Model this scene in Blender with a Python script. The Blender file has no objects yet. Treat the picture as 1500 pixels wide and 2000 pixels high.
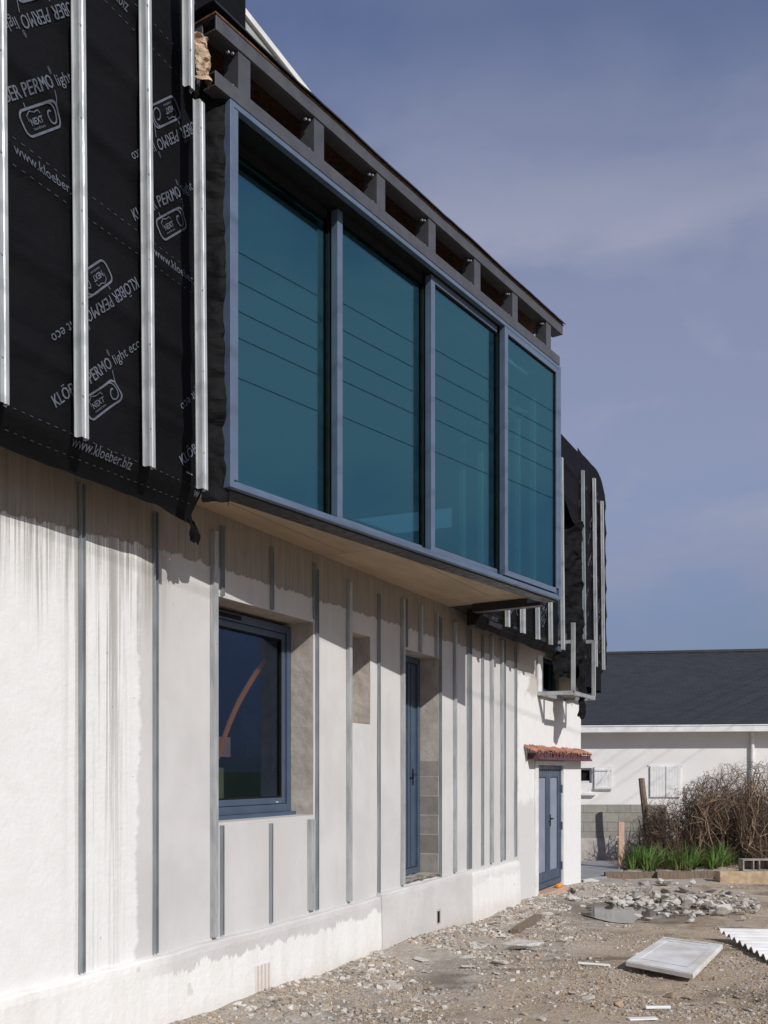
import bpy, bmesh, math, random
from mathutils import Vector, Matrix, noise
R = math.radians
scene = bpy.context.scene
COL = scene.collection
H = 1.70                                   # eye height

# ------------------------------------------------------------------ camera
cd = bpy.data.cameras.new('camera'); cam = bpy.data.objects.new('camera', cd); COL.objects.link(cam)
cam.location = (0, 0, H); cam.rotation_euler = (R(90), 0, 0)
cd.sensor_fit = 'HORIZONTAL'; cd.sensor_width = 27.0; cd.lens = 35.0
cd.shift_x = 0.0; cd.shift_y = 505/1500
cd.clip_start = 0.05; cd.clip_end = 3000
scene.camera = cam
scene.render.resolution_x = 768; scene.render.resolution_y = 1024

# ------------------------------------------------------------------ sun and sky
TO_SUN = Vector((0.669, -0.925, 0.77)).normalized()
sd = bpy.data.lights.new('sun', 'SUN'); sd.energy = 3.75; sd.angle = R(0.53); sd.color = (1.0, 0.972, 0.93)
sun = bpy.data.objects.new('sun', sd); COL.objects.link(sun); sun.location = (20, -15, 25)
sun.rotation_euler = (-TO_SUN).to_track_quat('-Z', 'Y').to_euler()
w = bpy.data.worlds.new('World'); scene.world = w; w.use_nodes = True
nt = w.node_tree; nt.nodes.clear()
def N(t, typ, **kw):
    n = t.nodes.new(typ)
    for k, v in kw.items(): setattr(n, k, v)
    return n
out = N(nt, 'ShaderNodeOutputWorld'); bg = N(nt, 'ShaderNodeBackground')
sky = N(nt, 'ShaderNodeTexSky', sky_type='NISHITA', sun_disc=False)
sky.sun_elevation = math.asin(TO_SUN.z); sky.sun_rotation = math.atan2(TO_SUN.x, TO_SUN.y)
sky.air_density = 1.0; sky.dust_density = 0.4; sky.ozone_density = 2.0; sky.altitude = 0
tc = N(nt, 'ShaderNodeTexCoord')
mp = N(nt, 'ShaderNodeMapping'); mp.inputs['Scale'].default_value = (1.0, 1.0, 2.2); mp.inputs['Rotation'].default_value = (R(20), R(35), 0)
nz = N(nt, 'ShaderNodeTexNoise'); nz.inputs['Scale'].default_value = 2.6; nz.inputs['Detail'].default_value = 7; nz.inputs['Roughness'].default_value = 0.5; nz.inputs['Distortion'].default_value = 0.5
cr = N(nt, 'ShaderNodeMapRange'); cr.inputs['From Min'].default_value = 0.36; cr.inputs['From Max'].default_value = 0.64; cr.interpolation_type = 'SMOOTHSTEP'
sx = N(nt, 'ShaderNodeSeparateXYZ')
band = N(nt, 'ShaderNodeValToRGB'); e = band.color_ramp.elements
e[0].position = 0.0; e[0].color = (.16, .16, .16, 1); e[1].position = 1.0; e[1].color = (.22, .22, .22, 1)
for p_, v in ((0.06, .70), (.16, .80), (.29, 1.0), (.42, .95), (.60, .26)):
    q = e.new(p_); q.color = (v, v, v, 1)
mlt = N(nt, 'ShaderNodeMath', operation='MULTIPLY_ADD')
SKY_TINT = (0.62, 0.77, 1.08, 1); CLOUD = (4.3, 4.5, 5.85, 1)
tint = N(nt, 'ShaderNodeMixRGB', blend_type='MULTIPLY'); tint.inputs[0].default_value = 1; tint.inputs[2].default_value = SKY_TINT
mx = N(nt, 'ShaderNodeMixRGB'); mx.inputs[2].default_value = CLOUD
L = nt.links.new
L(tc.outputs['Generated'], mp.inputs[0]); L(mp.outputs[0], nz.inputs[0]); L(nz.outputs[0], cr.inputs[0])
L(tc.outputs['Generated'], sx.inputs[0]); L(sx.outputs[2], band.inputs[0])
half = N(nt, 'ShaderNodeMath', operation='MULTIPLY_ADD'); half.inputs[1].default_value = 0.48; half.inputs[2].default_value = 0.62
nf = N(nt, 'ShaderNodeTexNoise'); nf.inputs['Scale'].default_value = 9; nf.inputs['Detail'].default_value = 6; nf.inputs['Distortion'].default_value = .6; L(mp.outputs[0], nf.inputs[0])
fr_ = N(nt, 'ShaderNodeMapRange'); fr_.inputs['From Min'].default_value = .36; fr_.inputs['From Max'].default_value = .64; fr_.inputs['To Min'].default_value = -.16; fr_.inputs['To Max'].default_value = .16; L(nf.outputs[0], fr_.inputs[0])
ca_ = N(nt, 'ShaderNodeMath', operation='ADD', use_clamp=True); L(cr.outputs[0], ca_.inputs[0]); L(fr_.outputs[0], ca_.inputs[1])
L(ca_.outputs[0], half.inputs[0])
mm = N(nt, 'ShaderNodeMath', operation='MULTIPLY'); L(half.outputs[0], mm.inputs[0]); L(band.outputs[0], mm.inputs[1])
L(sky.outputs[0], tint.inputs[1]); L(tint.outputs[0], mx.inputs[1]); L(mm.outputs[0], mx.inputs[0])
hz_ = N(nt, 'ShaderNodeMapRange'); hz_.inputs['From Max'].default_value = .30; hz_.inputs['To Min'].default_value = .62; hz_.interpolation_type = 'SMOOTHSTEP'
L(sx.outputs[2], hz_.inputs[0]); hm = N(nt, 'ShaderNodeVectorMath', operation='SCALE'); L(mx.outputs[0], hm.inputs[0]); L(hz_.outputs[0], hm.inputs['Scale'])
L(hm.outputs[0], bg.inputs[0]); bg.inputs[1].default_value = 0.085; L(bg.outputs[0], out.inputs[0])

scene.view_settings.view_transform = 'Standard'; scene.view_settings.look = 'None'
scene.view_settings.exposure = 0.0; scene.view_settings.gamma = 1.0
scene.render.engine = 'CYCLES'
scene.cycles.max_bounces = 8; scene.cycles.transparent_max_bounces = 16; scene.cycles.caustics_reflective = False; scene.cycles.caustics_refractive = False

# ------------------------------------------------------------------ materials
def newmat(name):
    m = bpy.data.materials.new(name); m.use_nodes = True
    t = m.node_tree; b = t.nodes['Principled BSDF']
    return m, t, b
def setc(s, c): s.default_value = (c[0], c[1], c[2], 1)
class G:
    """tiny node-graph helper"""
    def __init__(s, t): s.t = t; s.tc = N(t, 'ShaderNodeTexCoord')
    def co(s): return s.tc.outputs['Object']
    def link(s, a, b): s.t.links.new(a, b)
    def map(s, scale=(1, 1, 1), loc=(0, 0, 0), src=None):
        m = N(s.t, 'ShaderNodeMapping'); m.inputs['Scale'].default_value = scale; m.inputs['Location'].default_value = loc
        s.link(src or s.co(), m.inputs[0]); return m.outputs[0]
    def noise(s, scale, detail=5, rough=.55, vec=None, dist=0):
        n = N(s.t, 'ShaderNodeTexNoise'); n.inputs['Scale'].default_value = scale; n.inputs['Detail'].default_value = detail
        n.inputs['Roughness'].default_value = rough; n.inputs['Distortion'].default_value = dist
        s.link(vec or s.co(), n.inputs[0]); return n.outputs[0]
    def sep(s, v=None):
        n = N(s.t, 'ShaderNodeSeparateXYZ'); s.link(v or s.co(), n.inputs[0]); return n.outputs
    def comb(s, x, y, z):
        n = N(s.t, 'ShaderNodeCombineXYZ')
        for i, q in enumerate((x, y, z)):
            if isinstance(q, (int, float)): n.inputs[i].default_value = q
            else: s.link(q, n.inputs[i])
        return n.outputs[0]
    def m(s, op, a, b=0.0, c=0.0):
        n = N(s.t, 'ShaderNodeMath', operation=op)
        for i, q in enumerate((a, b, c)):
            if isinstance(q, (int, float)): n.inputs[i].default_value = q
            else: s.link(q, n.inputs[i])
        return n.outputs[0]
    def ramp(s, v, lo, hi, a=0.0, b=1.0):
        n = N(s.t, 'ShaderNodeMapRange'); n.interpolation_type = 'SMOOTHSTEP'
        n.inputs['From Min'].default_value = lo; n.inputs['From Max'].default_value = hi
        n.inputs['To Min'].default_value = a; n.inputs['To Max'].default_value = b
        s.link(v, n.inputs[0]); return n.outputs[0]
    def mix(s, f, a, b):
        n = N(s.t, 'ShaderNodeMixRGB')
        for i, q in enumerate((f, a, b)):
            if isinstance(q, (int, float)): n.inputs[i].default_value = q
            elif isinstance(q, tuple): setc(n.inputs[i], q)
            else: s.link(q, n.inputs[i])
        return n.outputs[0]
    def bump(s, b, h, strength=.3, dist=.01, chain=None):
        n = N(s.t, 'ShaderNodeBump'); n.inputs['Strength'].default_value = strength; n.inputs['Distance'].default_value = dist
        s.link(h, n.inputs['Height'])
        if chain is not None: s.link(chain, n.inputs['Normal'])
        if b is not None: s.link(n.outputs[0], b.inputs['Normal'])
        return n.outputs[0]
def simple(name, c1, c2=None, rough=.6, metal=0, scale=8, bump=0, bscale=60, stretch=(1, 1, 1), spec=.5, bd=.004):
    m, t, b = newmat(name); g = G(t)
    b.inputs['Roughness'].default_value = rough; b.inputs['Metallic'].default_value = metal
    b.inputs['Specular IOR Level'].default_value = spec
    c2 = c2 or tuple(x*.75 for x in c1)
    v = g.map(stretch); n = g.noise(scale, 6, .6, v)
    g.link(g.mix(g.ramp(n, .35, .68), c1, c2), b.inputs['Base Color'])
    n2 = g.noise(scale*2.3, 4, .6, v)
    g.link(g.ramp(n2, .3, .7, max(0, rough-.12), min(1, rough+.12)), b.inputs['Roughness'])
    if bump: g.bump(b, g.noise(bscale, 4, .6, v), bump, bd)
    return m

M = {}
M['galv'] = simple('galvanised_steel', (.47, .485, .485), (.34, .355, .36), .45, .25, 14, .1, 90, (1, 1, .25))
M['galv_dark'] = simple('galvanised_steel_shaded', (.33, .36, .375), (.24, .265, .28), .45, .25, 10, .1, 90, (1, 1, .3))  # same steel toned darker, for the shade inside the open channels
M['frame'] = simple('blue_grey_aluminium', (.115, .158, .232), (.096, .133, .196), .42, .15, 5, .03, 200)
M['door_blue'] = simple('blue_grey_paint', (.062, .090, .135), (.052, .076, .115), .42, 0, 5, .03, 100)
M['panel_grey'] = simple('grey_blue_panel', (.26, .29, .36), (.22, .25, .31), .5, 0, 4, .05, 60)
M['steel'] = simple('dark_grey_painted_steel', (.078, .080, .090), (.060, .061, .068), .5, .1, 6, .12, 50)
M['black_steel'] = simple('black_steel', (.022, .022, .025), (.012, .012, .014), .5, .1, 6, .1, 50)
M['rust_edge'] = simple('rusty_plywood_edge', (.16, .075, .035), (.05, .025, .015), .85, 0, 20, .3, 60)
M['osb'] = simple('osb_board', (.13, .062, .024), (.06, .028, .012), .85, 0, 26, .3, 60, (1, 1, 3))
M['wool'] = simple('mineral_wool', (.62, .46, .32), (.33, .22, .15), .95, 0, 22, .9, 40, bd=.03)
M['rubber_and_shade'] = simple('gasket_and_shade_black', (.008, .008, .009), (.005, .005, .006), .75, spec=.25)
M['bolt'] = simple('bright_zinc_bolt', (.75, .75, .73), (.55, .55, .53), .3, .7, 20)
M['white_paint'] = simple('white_paint', (.80, .80, .79), (.70, .69, .67), .5, 0, 6, .1, 40)
M['white_plastic'] = simple('white_sheet', (.78, .78, .76), (.66, .64, .6), .45, 0, 5, .05, 40)
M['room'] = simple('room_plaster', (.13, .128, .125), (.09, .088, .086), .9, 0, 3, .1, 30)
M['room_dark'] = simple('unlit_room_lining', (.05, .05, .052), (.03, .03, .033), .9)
M['orange'] = simple('bright_orange', (.95, .36, .05), (.9, .30, .04), .5)
M['pink'] = simple('pink_patch_tone', (.78, .50, .56), (.66, .42, .47), .8)
M['green_reflection'] = simple('green_reflection_tone', (.60, .70, .42), (.42, .50, .30), .85)
M['raw_wood'] = simple('raw_softwood', (.58, .40, .29), (.44, .28, .19), .8, 0, 9, .3, 40, (8, 8, 1))
M['old_wood'] = simple('weathered_timber', (.23, .175, .125), (.11, .08, .055), .9, 0, 8, .6, 30, (8, 8, 1))
M['tile'] = simple('terracotta', (.46, .19, .12), (.16, .085, .07), .9, 0, 9, .5, 40)
M['tile_dark'] = simple('brick_under_tiles', (.13, .055, .07), (.08, .035, .045), .85, 0, 14, .5, 40)
M['handle'] = simple('dark_handle', (.03, .045, .07), (.02, .03, .05), .35, .4)
M['rock'] = simple('broken_concrete', (.66, .625, .57), (.45, .415, .37), .95, 0, 6, .7, 22, bd=.012)
M['rock_dark'] = simple('dirty_concrete', (.36, .325, .28), (.20, .175, .145), .95, 0, 6, .7, 22, bd=.012)
M['rock_tan'] = simple('tan_stone', (.50, .38, .25), (.33, .24, .15), .95, 0, 8, .6, 25, bd=.01)
M['redtile'] = simple('red_tile_shard', (.50, .13, .06), (.36, .09, .05), .8)
M['twig'] = simple('bare_twig', (.17, .112, .072), (.085, .056, .038), .9, 0, 3)
M['twig_pale'] = simple('bare_pale_twig', (.36, .255, .17), (.20, .14, .09), .9, 0, 3)
M['blade'] = simple('fresh_green_leaf', (.10, .20, .03), (.05, .12, .018), .55, 0, 5)
M['blade2'] = simple('dry_leaf', (.22, .17, .07), (.13, .10, .045), .8, 0, 5)
M['ink_faint'] = simple('faint_print', (.07, .075, .09), (.04, .045, .055), .8)
M['dusty_white'] = simple('dusty_white_paint', (.77, .765, .75), (.58, .54, .48), .6, 0, 3.5, .3, 40)
M['earth_bit'] = simple('earthy_stone', (.47, .385, .30), (.33, .265, .20), .95, 0, 9, .5, 25)
M['ink'] = simple('grey_print', (.115, .128, .158), (.075, .085, .11), .8, 0, 30)
M['pale_panel'] = simple('pale_grey_sheet', (.36, .38, .36), (.30, .32, .30), .6)
M['ply'] = simple('wood_soffit_board', (.50, .38, .27), (.38, .28, .19), .8)

def lower_wall_mat():
    m, t, b = newmat('rendered_wall'); g = G(t); b.inputs['Roughness'].default_value = .92; b.inputs['Specular IOR Level'].default_value = .2
    s = g.sep(); x, z = s[0], s[2]
    big = g.noise(1.3, 5, .6); mid = g.noise(7, 6, .65); fine = g.noise(70, 3, .6)
    white = g.mix(g.ramp(mid, .3, .75), (.775, .765, .745), (.725, .715, .69))
    cem = g.mix(g.ramp(big, .35, .65), (.60, .585, .57), (.54, .525, .51))
    cem = g.mix(g.m('MULTIPLY', g.ramp(g.noise(3.2, 6, .7, g.map((1, 1, .35))), .45, .75), .5), cem, (.48, .465, .445))
    wob = g.m('MULTIPLY_ADD', g.noise(2.2, 5, .7, g.map((.05, .05, 1))), .30, -.15)
    xl = g.m('ADD', x, wob)
    left = g.ramp(xl, 4.86, 4.90, 1, 0)
    right = g.ramp(g.m('ADD', x, g.m('MULTIPLY', wob, 1.6)), 12.45, 12.56)
    # lower grey band round right-hand door
    lowgrey = g.m('MULTIPLY', g.ramp(g.m('ADD', z, g.m('MULTIPLY', g.noise(3, 3), .5)), 1.45, 1.62, 1, 0), g.ramp(x, 13.25, 13.35, 1, 0))
    rgt = g.mix(g.m('MULTIPLY', lowgrey, .85), white, (.60, .58, .56))
    c = g.mix(left, cem, white); c = g.mix(right, c, rgt)
    # vertical run-off streaks on the white part
    st = g.noise(1, 7, .75, g.map((52, 1, .55), (3, 0, 0)), .25)
    st2 = g.noise(1, 5, .65, g.map((9, 1, .12), (0, 0, 7)))
    zf = g.ramp(z, 1.3, 3.3)
    reg = g.ramp(g.m('ABSOLUTE', g.m('SUBTRACT', x, 4.52)), .10, .34, 1, 0)
    thr = g.m('MULTIPLY', g.ramp(g.m('ADD', st, g.m('MULTIPLY', g.m('SUBTRACT', st2, .5), 1.5)), .46, .58), g.m('MULTIPLY', reg, g.ramp(z, .7, 3.0, .25, .85)))
    topst = g.m('MULTIPLY', g.ramp(st, .42, .56), g.ramp(g.m('ADD', z, g.m('MULTIPLY', g.m('SUBTRACT', st2, .5), 1.6)), 2.45, 3.10, 0, .95))
    sm = g.m('MINIMUM', g.m('MAXIMUM', thr, g.m('MULTIPLY', topst, g.ramp(x, 5.0, 5.3, 1, .10))), .85)
    c = g.mix(sm, c, (.30, .28, .255))
    # board-marked concrete ring beam
    lv = g.m('MULTIPLY', g.ramp(x, 3.9, 5.2), .06)
    ring = g.ramp(g.m('ADD', g.m('SUBTRACT', z, lv), g.m('MULTIPLY', g.m('SUBTRACT', g.noise(9, 5, .75), .5), .14)), 3.035, 3.055)
    cn = g.noise(1, 6, .75, g.map((26, 1, 1.6)))
    conc = g.mix(g.ramp(cn, .3, .7), (.36, .325, .28), (.25, .225, .195))
    conc = g.mix(g.m('MULTIPLY', g.ramp(g.noise(3.1, 5, .7), .58, .68), .5), conc, (.24, .22, .19))
    c = g.mix(ring, c, conc)
    edge = g.m('MULTIPLY', g.m('MULTIPLY', ring, g.m('SUBTRACT', 1.0, ring)), 2.2)
    c = g.mix(g.m('MINIMUM', edge, .6), c, (.15, .135, .12))
    # bare patch above the small window at the far end
    pm = g.m('MULTIPLY', g.ramp(g.m('ADD', g.m('SUBTRACT', x, g.m('MULTIPLY', g.m('SUBTRACT', 3.0, z), -.9)), g.m('MULTIPLY', g.noise(4, 5, .7), .5)), 13.25, 13.4), g.ramp(g.m('ADD', z, g.m('MULTIPLY', g.noise(5, 4, .7), .35)), 2.88, 2.95))
    pm2 = g.ramp(g.m('ADD', z, g.m('MULTIPLY', g.noise(4, 5, .7), .4)), 3.16, 3.22)
    c = g.mix(g.m('MULTIPLY', g.m('MAXIMUM', pm, pm2), g.m('MULTIPLY', right, .9)), c, (.50, .46, .41))
    # pits and specks
    pits = g.ramp(g.noise(16, 2, .5), .74, .77)
    c = g.mix(g.m('MULTIPLY', pits, .55), c, (.22, .21, .2))
    g.link(c, b.inputs['Base Color'])
    bs = g.bump(None, g.noise(38, 5, .6, g.map((1, 1, 1))), .35, .012)
    rough = g.mix(left, (.25, .25, .25), (1, 1, 1))
    n2 = N(t, 'ShaderNodeBump'); n2.inputs['Distance'].default_value = .012
    g.link(g.m('MULTIPLY', g.noise(30, 5, .65), g.m('ADD', left, .25)), n2.inputs['Height']); n2.inputs['Strength'].default_value = .30
    n3 = N(t, 'ShaderNodeBump'); n3.inputs['Distance'].default_value = .02; n3.inputs['Strength'].default_value = .5
    g.link(g.m('MULTIPLY', cn, ring), n3.inputs['Height']); g.link(n2.outputs[0], n3.inputs['Normal'])
    g.link(n3.outputs[0], b.inputs['Normal'])
    return m
M['wall'] = lower_wall_mat()
def plinth_mat():
    m, t, b = newmat('limewashed_plinth'); g = G(t); b.inputs['Roughness'].default_value = .95; b.inputs['Specular IOR Level'].default_value = .2
    s = g.sep(); x, z = s[0], s[2]
    white = g.mix(g.ramp(g.noise(5, 6, .65, g.map((1.5, 1, .4))), .35, .75), (.80, .785, .755), (.73, .71, .665))
    grey = g.mix(g.ramp(g.noise(2, 6, .65), .35, .7), (.60, .58, .56), (.53, .51, .49))
    wob = g.m('MULTIPLY_ADD', g.noise(5, 6, .7, g.map((1, 1, .3))), .34, -.16)
    rag = g.ramp(g.m('ADD', z, wob), .40, .425)           # grey skim along the ragged top
    rag = g.m('MULTIPLY', rag, g.ramp(x, 4.7, 5.4))
    zone = g.m('MULTIPLY', g.ramp(x, 8.235, 8.245), g.ramp(x, 10.62, 10.63, 1, 0))
    f = g.m('MAXIMUM', g.m('MULTIPLY', rag, g.ramp(x, 10.6, 10.7, 1, .35)), zone)
    c = g.mix(f, white, grey)
    damp = g.ramp(g.m('ADD', z, g.m('MULTIPLY', g.noise(3, 5, .7), .35)), .12, .22, 1, 0)
    c = g.mix(g.m('MULTIPLY', damp, g.m('MULTIPLY', zone, .7)), c, (.40, .385, .37))
    bare = g.m('MULTIPLY', g.ramp(g.m('ADD', z, g.m('MULTIPLY', g.noise(4, 5, .7), .20)), .15, .165, 1, 0), g.ramp(g.m('ADD', x, g.m('MULTIPLY', g.noise(6, 3), .5)), 7.6, 7.9))
    c = g.mix(g.m('MULTIPLY', bare, g.ramp(x, 8.2, 8.24, 1, 0)), c, (.46, .35, .25))
    drips = g.m('MULTIPLY', g.ramp(g.noise(1, 5, .7, g.map((20, 1, .9))), .60, .74), .30)
    c = g.mix(drips, c, (.52, .48, .40))
    # wire-mesh patch of exposed key coat
    px = g.m('MULTIPLY', g.ramp(x, 6.10, 6.12), g.ramp(x, 6.30, 6.34, 1, 0)); pz = g.m('MULTIPLY', g.ramp(z, .06, .08), g.ramp(g.m('ADD', z, g.m('MULTIPLY', x, .0)), .27, .29, 1, 0))
    wv = g.ramp(g.m('SINE', g.m('MULTIPLY', x, 130.0)), -.3, .4)
    c = g.mix(g.m('MULTIPLY', g.m('MULTIPLY', px, pz), g.m('MULTIPLY_ADD', wv, .5, .3)), c, (.50, .40, .33))
    spl = g.m('MULTIPLY', g.ramp(g.m('ADD', z, g.m('MULTIPLY', g.noise(9, 6, .75), .25)), .10, .34, 1, 0), .38)
    c = g.mix(spl, c, (.50, .43, .35))
    spots = g.ramp(g.noise(5.5, 2, .4), .72, .735)
    c = g.mix(g.m('MULTIPLY', spots, .4), c, (.45, .43, .4))
    g.link(c, b.inputs['Base Color'])
    bb = g.bump(None, g.noise(24, 6, .65), .35, .02)
    g.bump(b, g.m('MULTIPLY', f, -1.0), .5, .008, bb)
    return m
M['plinth'] = plinth_mat()
def reveal_mat():
    m, t, b = newmat('rough_mortar_reveal'); g = G(t); b.inputs['Roughness'].default_value = .95
    c = g.mix(g.ramp(g.noise(6, 6, .7), .3, .7), (.50, .455, .41), (.36, .325, .29))
    g.link(c, b.inputs['Base Color']); g.bump(b, g.noise(14, 6, .6), .5, .012); return m
M['reveal'] = reveal_mat()
def block_mat(name, bw, bh, vec_swap, c1=(.34, .315, .28), c2=(.22, .2, .175), mort=(.46, .43, .39)):
    m, t, b = newmat(name); g = G(t); b.inputs['Roughness'].default_value = .95
    s = g.sep(); v = g.comb(s[1] if vec_swap else s[0], s[2], 0)
    br = N(t, 'ShaderNodeTexBrick'); br.inputs['Scale'].default_value = 1; br.inputs['Brick Width'].default_value = bw; br.inputs['Row Height'].default_value = bh
    br.inputs['Mortar Size'].default_value = .008; br.inputs['Mortar Smooth'].default_value = .3; br.inputs['Bias'].default_value = -.2
    setc(br.inputs['Color1'], c1); setc(br.inputs['Color2'], c2); setc(br.inputs['Mortar'], mort); g.link(v, br.inputs[0])
    c = g.mix(g.m('MULTIPLY', g.ramp(g.noise(9, 6, .7), .35, .75), .5), br.outputs[0], tuple(q*.7 for q in c2)); g.link(c, b.inputs['Base Color'])
    bb = g.bump(None, g.m('MULTIPLY', br.outputs[1], -1.0), .5, .01); g.bump(b, g.noise(60, 5, .7), .5, .006, bb); return m
M['block_reveal'] = block_mat('block_reveal', .6, .205, True)
M['blockwork'] = block_mat('grey_blockwork', .5, .2, False, (.33, .31, .27), (.25, .235, .205), (.20, .185, .16))
def soffit_mat():
    m, t, b = newmat('board_marked_soffit'); g = G(t); b.inputs['Roughness'].default_value = .85
    s = g.sep(); v = g.comb(s[1], s[0], 0)
    br = N(t, 'ShaderNodeTexBrick'); br.offset = .37; br.inputs['Scale'].default_value = 1; br.inputs['Brick Width'].default_value = .62; br.inputs['Row Height'].default_value = 2.4
    br.inputs['Mortar Size'].default_value = .007; br.inputs['Mortar Smooth'].default_value = .5
    setc(br.inputs['Color1'], (.46, .355, .245)); setc(br.inputs['Color2'], (.40, .305, .21)); setc(br.inputs['Mortar'], (.17, .125, .085)); g.link(v, br.inputs[0])
    c = g.mix(g.m('MULTIPLY', g.ramp(g.noise(2.5, 6, .7, g.map((.5, 2, 1))), .4, .7), .6), br.outputs[0], (.29, .225, .16))
    c = g.mix(g.m('MULTIPLY', g.ramp(g.noise(30, 3, .6), .62, .7), .3), c, (.28, .2, .14))
    g.link(c, b.inputs['Base Color']); g.bump(b, g.noise(30, 4, .6), .2, .005); return m
M['soffit'] = soffit_mat()
def membrane_mat():
    m, t, b = newmat('black_breather_membrane'); g = G(t); b.inputs['Roughness'].default_value = .7; b.inputs['Specular IOR Level'].default_value = .14
    c = g.mix(g.ramp(g.noise(3, 6, .7), .3, .7), (.0042, .0042, .0052), (.0026, .0026, .0033))
    c = g.mix(g.m('MULTIPLY', g.ramp(g.noise(1, 6, .8, g.map((9, 9, 3))), .60, .8), .4), c, (.011, .011, .0125))
    g.link(c, b.inputs['Base Color'])
    bb = g.bump(None, g.noise(5, 6, .65, g.map((1, 1, 2.4))), .45, .03); g.bump(b, g.noise(160, 2, .5), .25, .003, bb)
    return m
M['membrane'] = membrane_mat()
def glass_mat(name, tr, gl, base, k):
    m = bpy.data.materials.new(name); m.use_nodes = True; t = m.node_tree; t.nodes.clear()
    o = N(t, 'ShaderNodeOutputMaterial'); a = N(t, 'ShaderNodeBsdfTransparent'); setc(a.inputs[0], tr)
    s = N(t, 'ShaderNodeBsdfGlossy'); setc(s.inputs[0], gl); s.inputs['Roughness'].default_value = .015
    f = N(t, 'ShaderNodeFresnel'); f.inputs[0].default_value = 1.5
    ma = N(t, 'ShaderNodeMath', operation='MULTIPLY_ADD', use_clamp=True); ma.inputs[1].default_value = k; ma.inputs[2].default_value = base
    mi = N(t, 'ShaderNodeMixShader')
    t.links.new(f.outputs[0], ma.inputs[0]); t.links.new(ma.outputs[0], mi.inputs[0]); t.links.new(a.outputs[0], mi.inputs[1]); t.links.new(s.outputs[0], mi.inputs[2])
    tcn = N(t, 'ShaderNodeTexCoord'); nn = N(t, 'ShaderNodeTexNoise'); nn.inputs['Scale'].default_value = .9; nn.inputs['Detail'].default_value = 1
    bp = N(t, 'ShaderNodeBump'); bp.inputs['Strength'].default_value = .02; bp.inputs['Distance'].default_value = .01
    t.links.new(tcn.outputs['Object'], nn.inputs[0]); t.links.new(nn.outputs[0], bp.inputs['Height']); t.links.new(bp.outputs[0], s.inputs['Normal'])
    t.links.new(mi.outputs[0], o.inputs[0]); return m
M['glass'] = glass_mat('tinted_solar_glass', (.62, .86, .82), (.27, .62, .69), .24, .6)
M['glass_clear'] = glass_mat('clear_window_glass', (.95, .97, .96), (.28, .36, .52), .01, .65)
def water_mat():
    m, t, b = newmat('puddle_water'); g = G(t)
    setc(b.inputs['Base Color'], (.10, .085, .065)); b.inputs['Roughness'].default_value = .04; b.inputs['IOR'].default_value = 1.33
    b.inputs['Specular IOR Level'].default_value = .7
    g.bump(b, g.noise(18, 3), .04, .004); return m
M['water'] = water_mat()
def ground_mat():
    m, t, b = newmat('gravelly_earth'); g = G(t); b.inputs['Roughness'].default_value = .95; b.inputs['Specular IOR Level'].default_value = .25
    s = g.sep(); x, y = s[0], s[1]
    tan = g.mix(g.ramp(g.noise(14, 6, .7), .3, .7), (.55, .445, .33), (.40, .315, .225))
    grey = g.mix(g.ramp(g.noise(20, 6, .7), .3, .7), (.52, .465, .40), (.37, .32, .27))
    # distance from the wall line: n . p + 3.978
    d = g.m('ADD', g.m('SUBTRACT', g.m('MULTIPLY', x, .904), g.m('MULTIPLY', y, .4275)), 3.978)
    dn = g.m('ADD', d, g.m('MULTIPLY_ADD', g.noise(1.1, 5, .65), 2.6, -1.3))
    c = g.mix(g.ramp(dn, .9, 2.1), grey, tan)
    wet = g.m('MULTIPLY', g.ramp(g.noise(.95, 5, .62), .50, .64), g.ramp(d, .3, 1.0))
    c = g.mix(g.m('MULTIPLY', wet, .72), c, (.135, .10, .07))
    vo = N(t, 'ShaderNodeTexVoronoi'); vo.inputs['Scale'].default_value = 42; g.link(g.co(), vo.inputs[0])
    pale = g.m('MULTIPLY', g.ramp(vo.outputs['Distance'], .12, .3, 1, 0), g.ramp(g.noise(3, 4, .6), .42, .6))
    c = g.mix(g.m('MULTIPLY', pale, .65), c, (.64, .58, .50))
    mud = g.m('MULTIPLY', g.ramp(g.noise(.8, 6, .68, g.map((1, 2.2, 1), (4, 9, 0))), .52, .62), g.ramp(d, .5, 1.2))
    c = g.mix(g.m('MULTIPLY', mud, .6), c, (.19, .145, .10))
    dust = g.m('MULTIPLY', g.ramp(g.noise(1.3, 6, .7, g.map((1, 1.8, 1), (14, 3, 0))), .52, .64), .6)
    c = g.mix(dust, c, (.60, .53, .45))
    pd = g.m('SQRT', g.m('ADD', g.m('POWER', g.m('SUBTRACT', x, 3.3), 2.0), g.m('POWER', g.m('SUBTRACT', y, 13.0), 2.0)))
    pw = g.ramp(g.m('ADD', pd, g.m('MULTIPLY', g.noise(1.5, 5, .65), 1.6)), 1.5, 2.3, 1, 0)
    c = g.mix(g.m('MULTIPLY', pw, .75), c, (.16, .125, .09))
    far = g.ramp(y, 24, 40); c = g.mix(far, c, (.12, .14, .06))
    g.link(c, b.inputs['Base Color'])
    g.link(g.m('SUBTRACT', .95, g.m('MULTIPLY', wet, .35)), b.inputs['Roughness'])
    bb = g.bump(None, g.noise(30, 8, .75), .8, .03); g.bump(b, vo.outputs['Distance'], .5, .012, bb); return m
M['ground'] = ground_mat()
M['slab'] = simple('grey_concrete_slab', (.30, .30, .30), (.24, .24, .24), .8, 0, 4, .2, 60)
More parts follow.
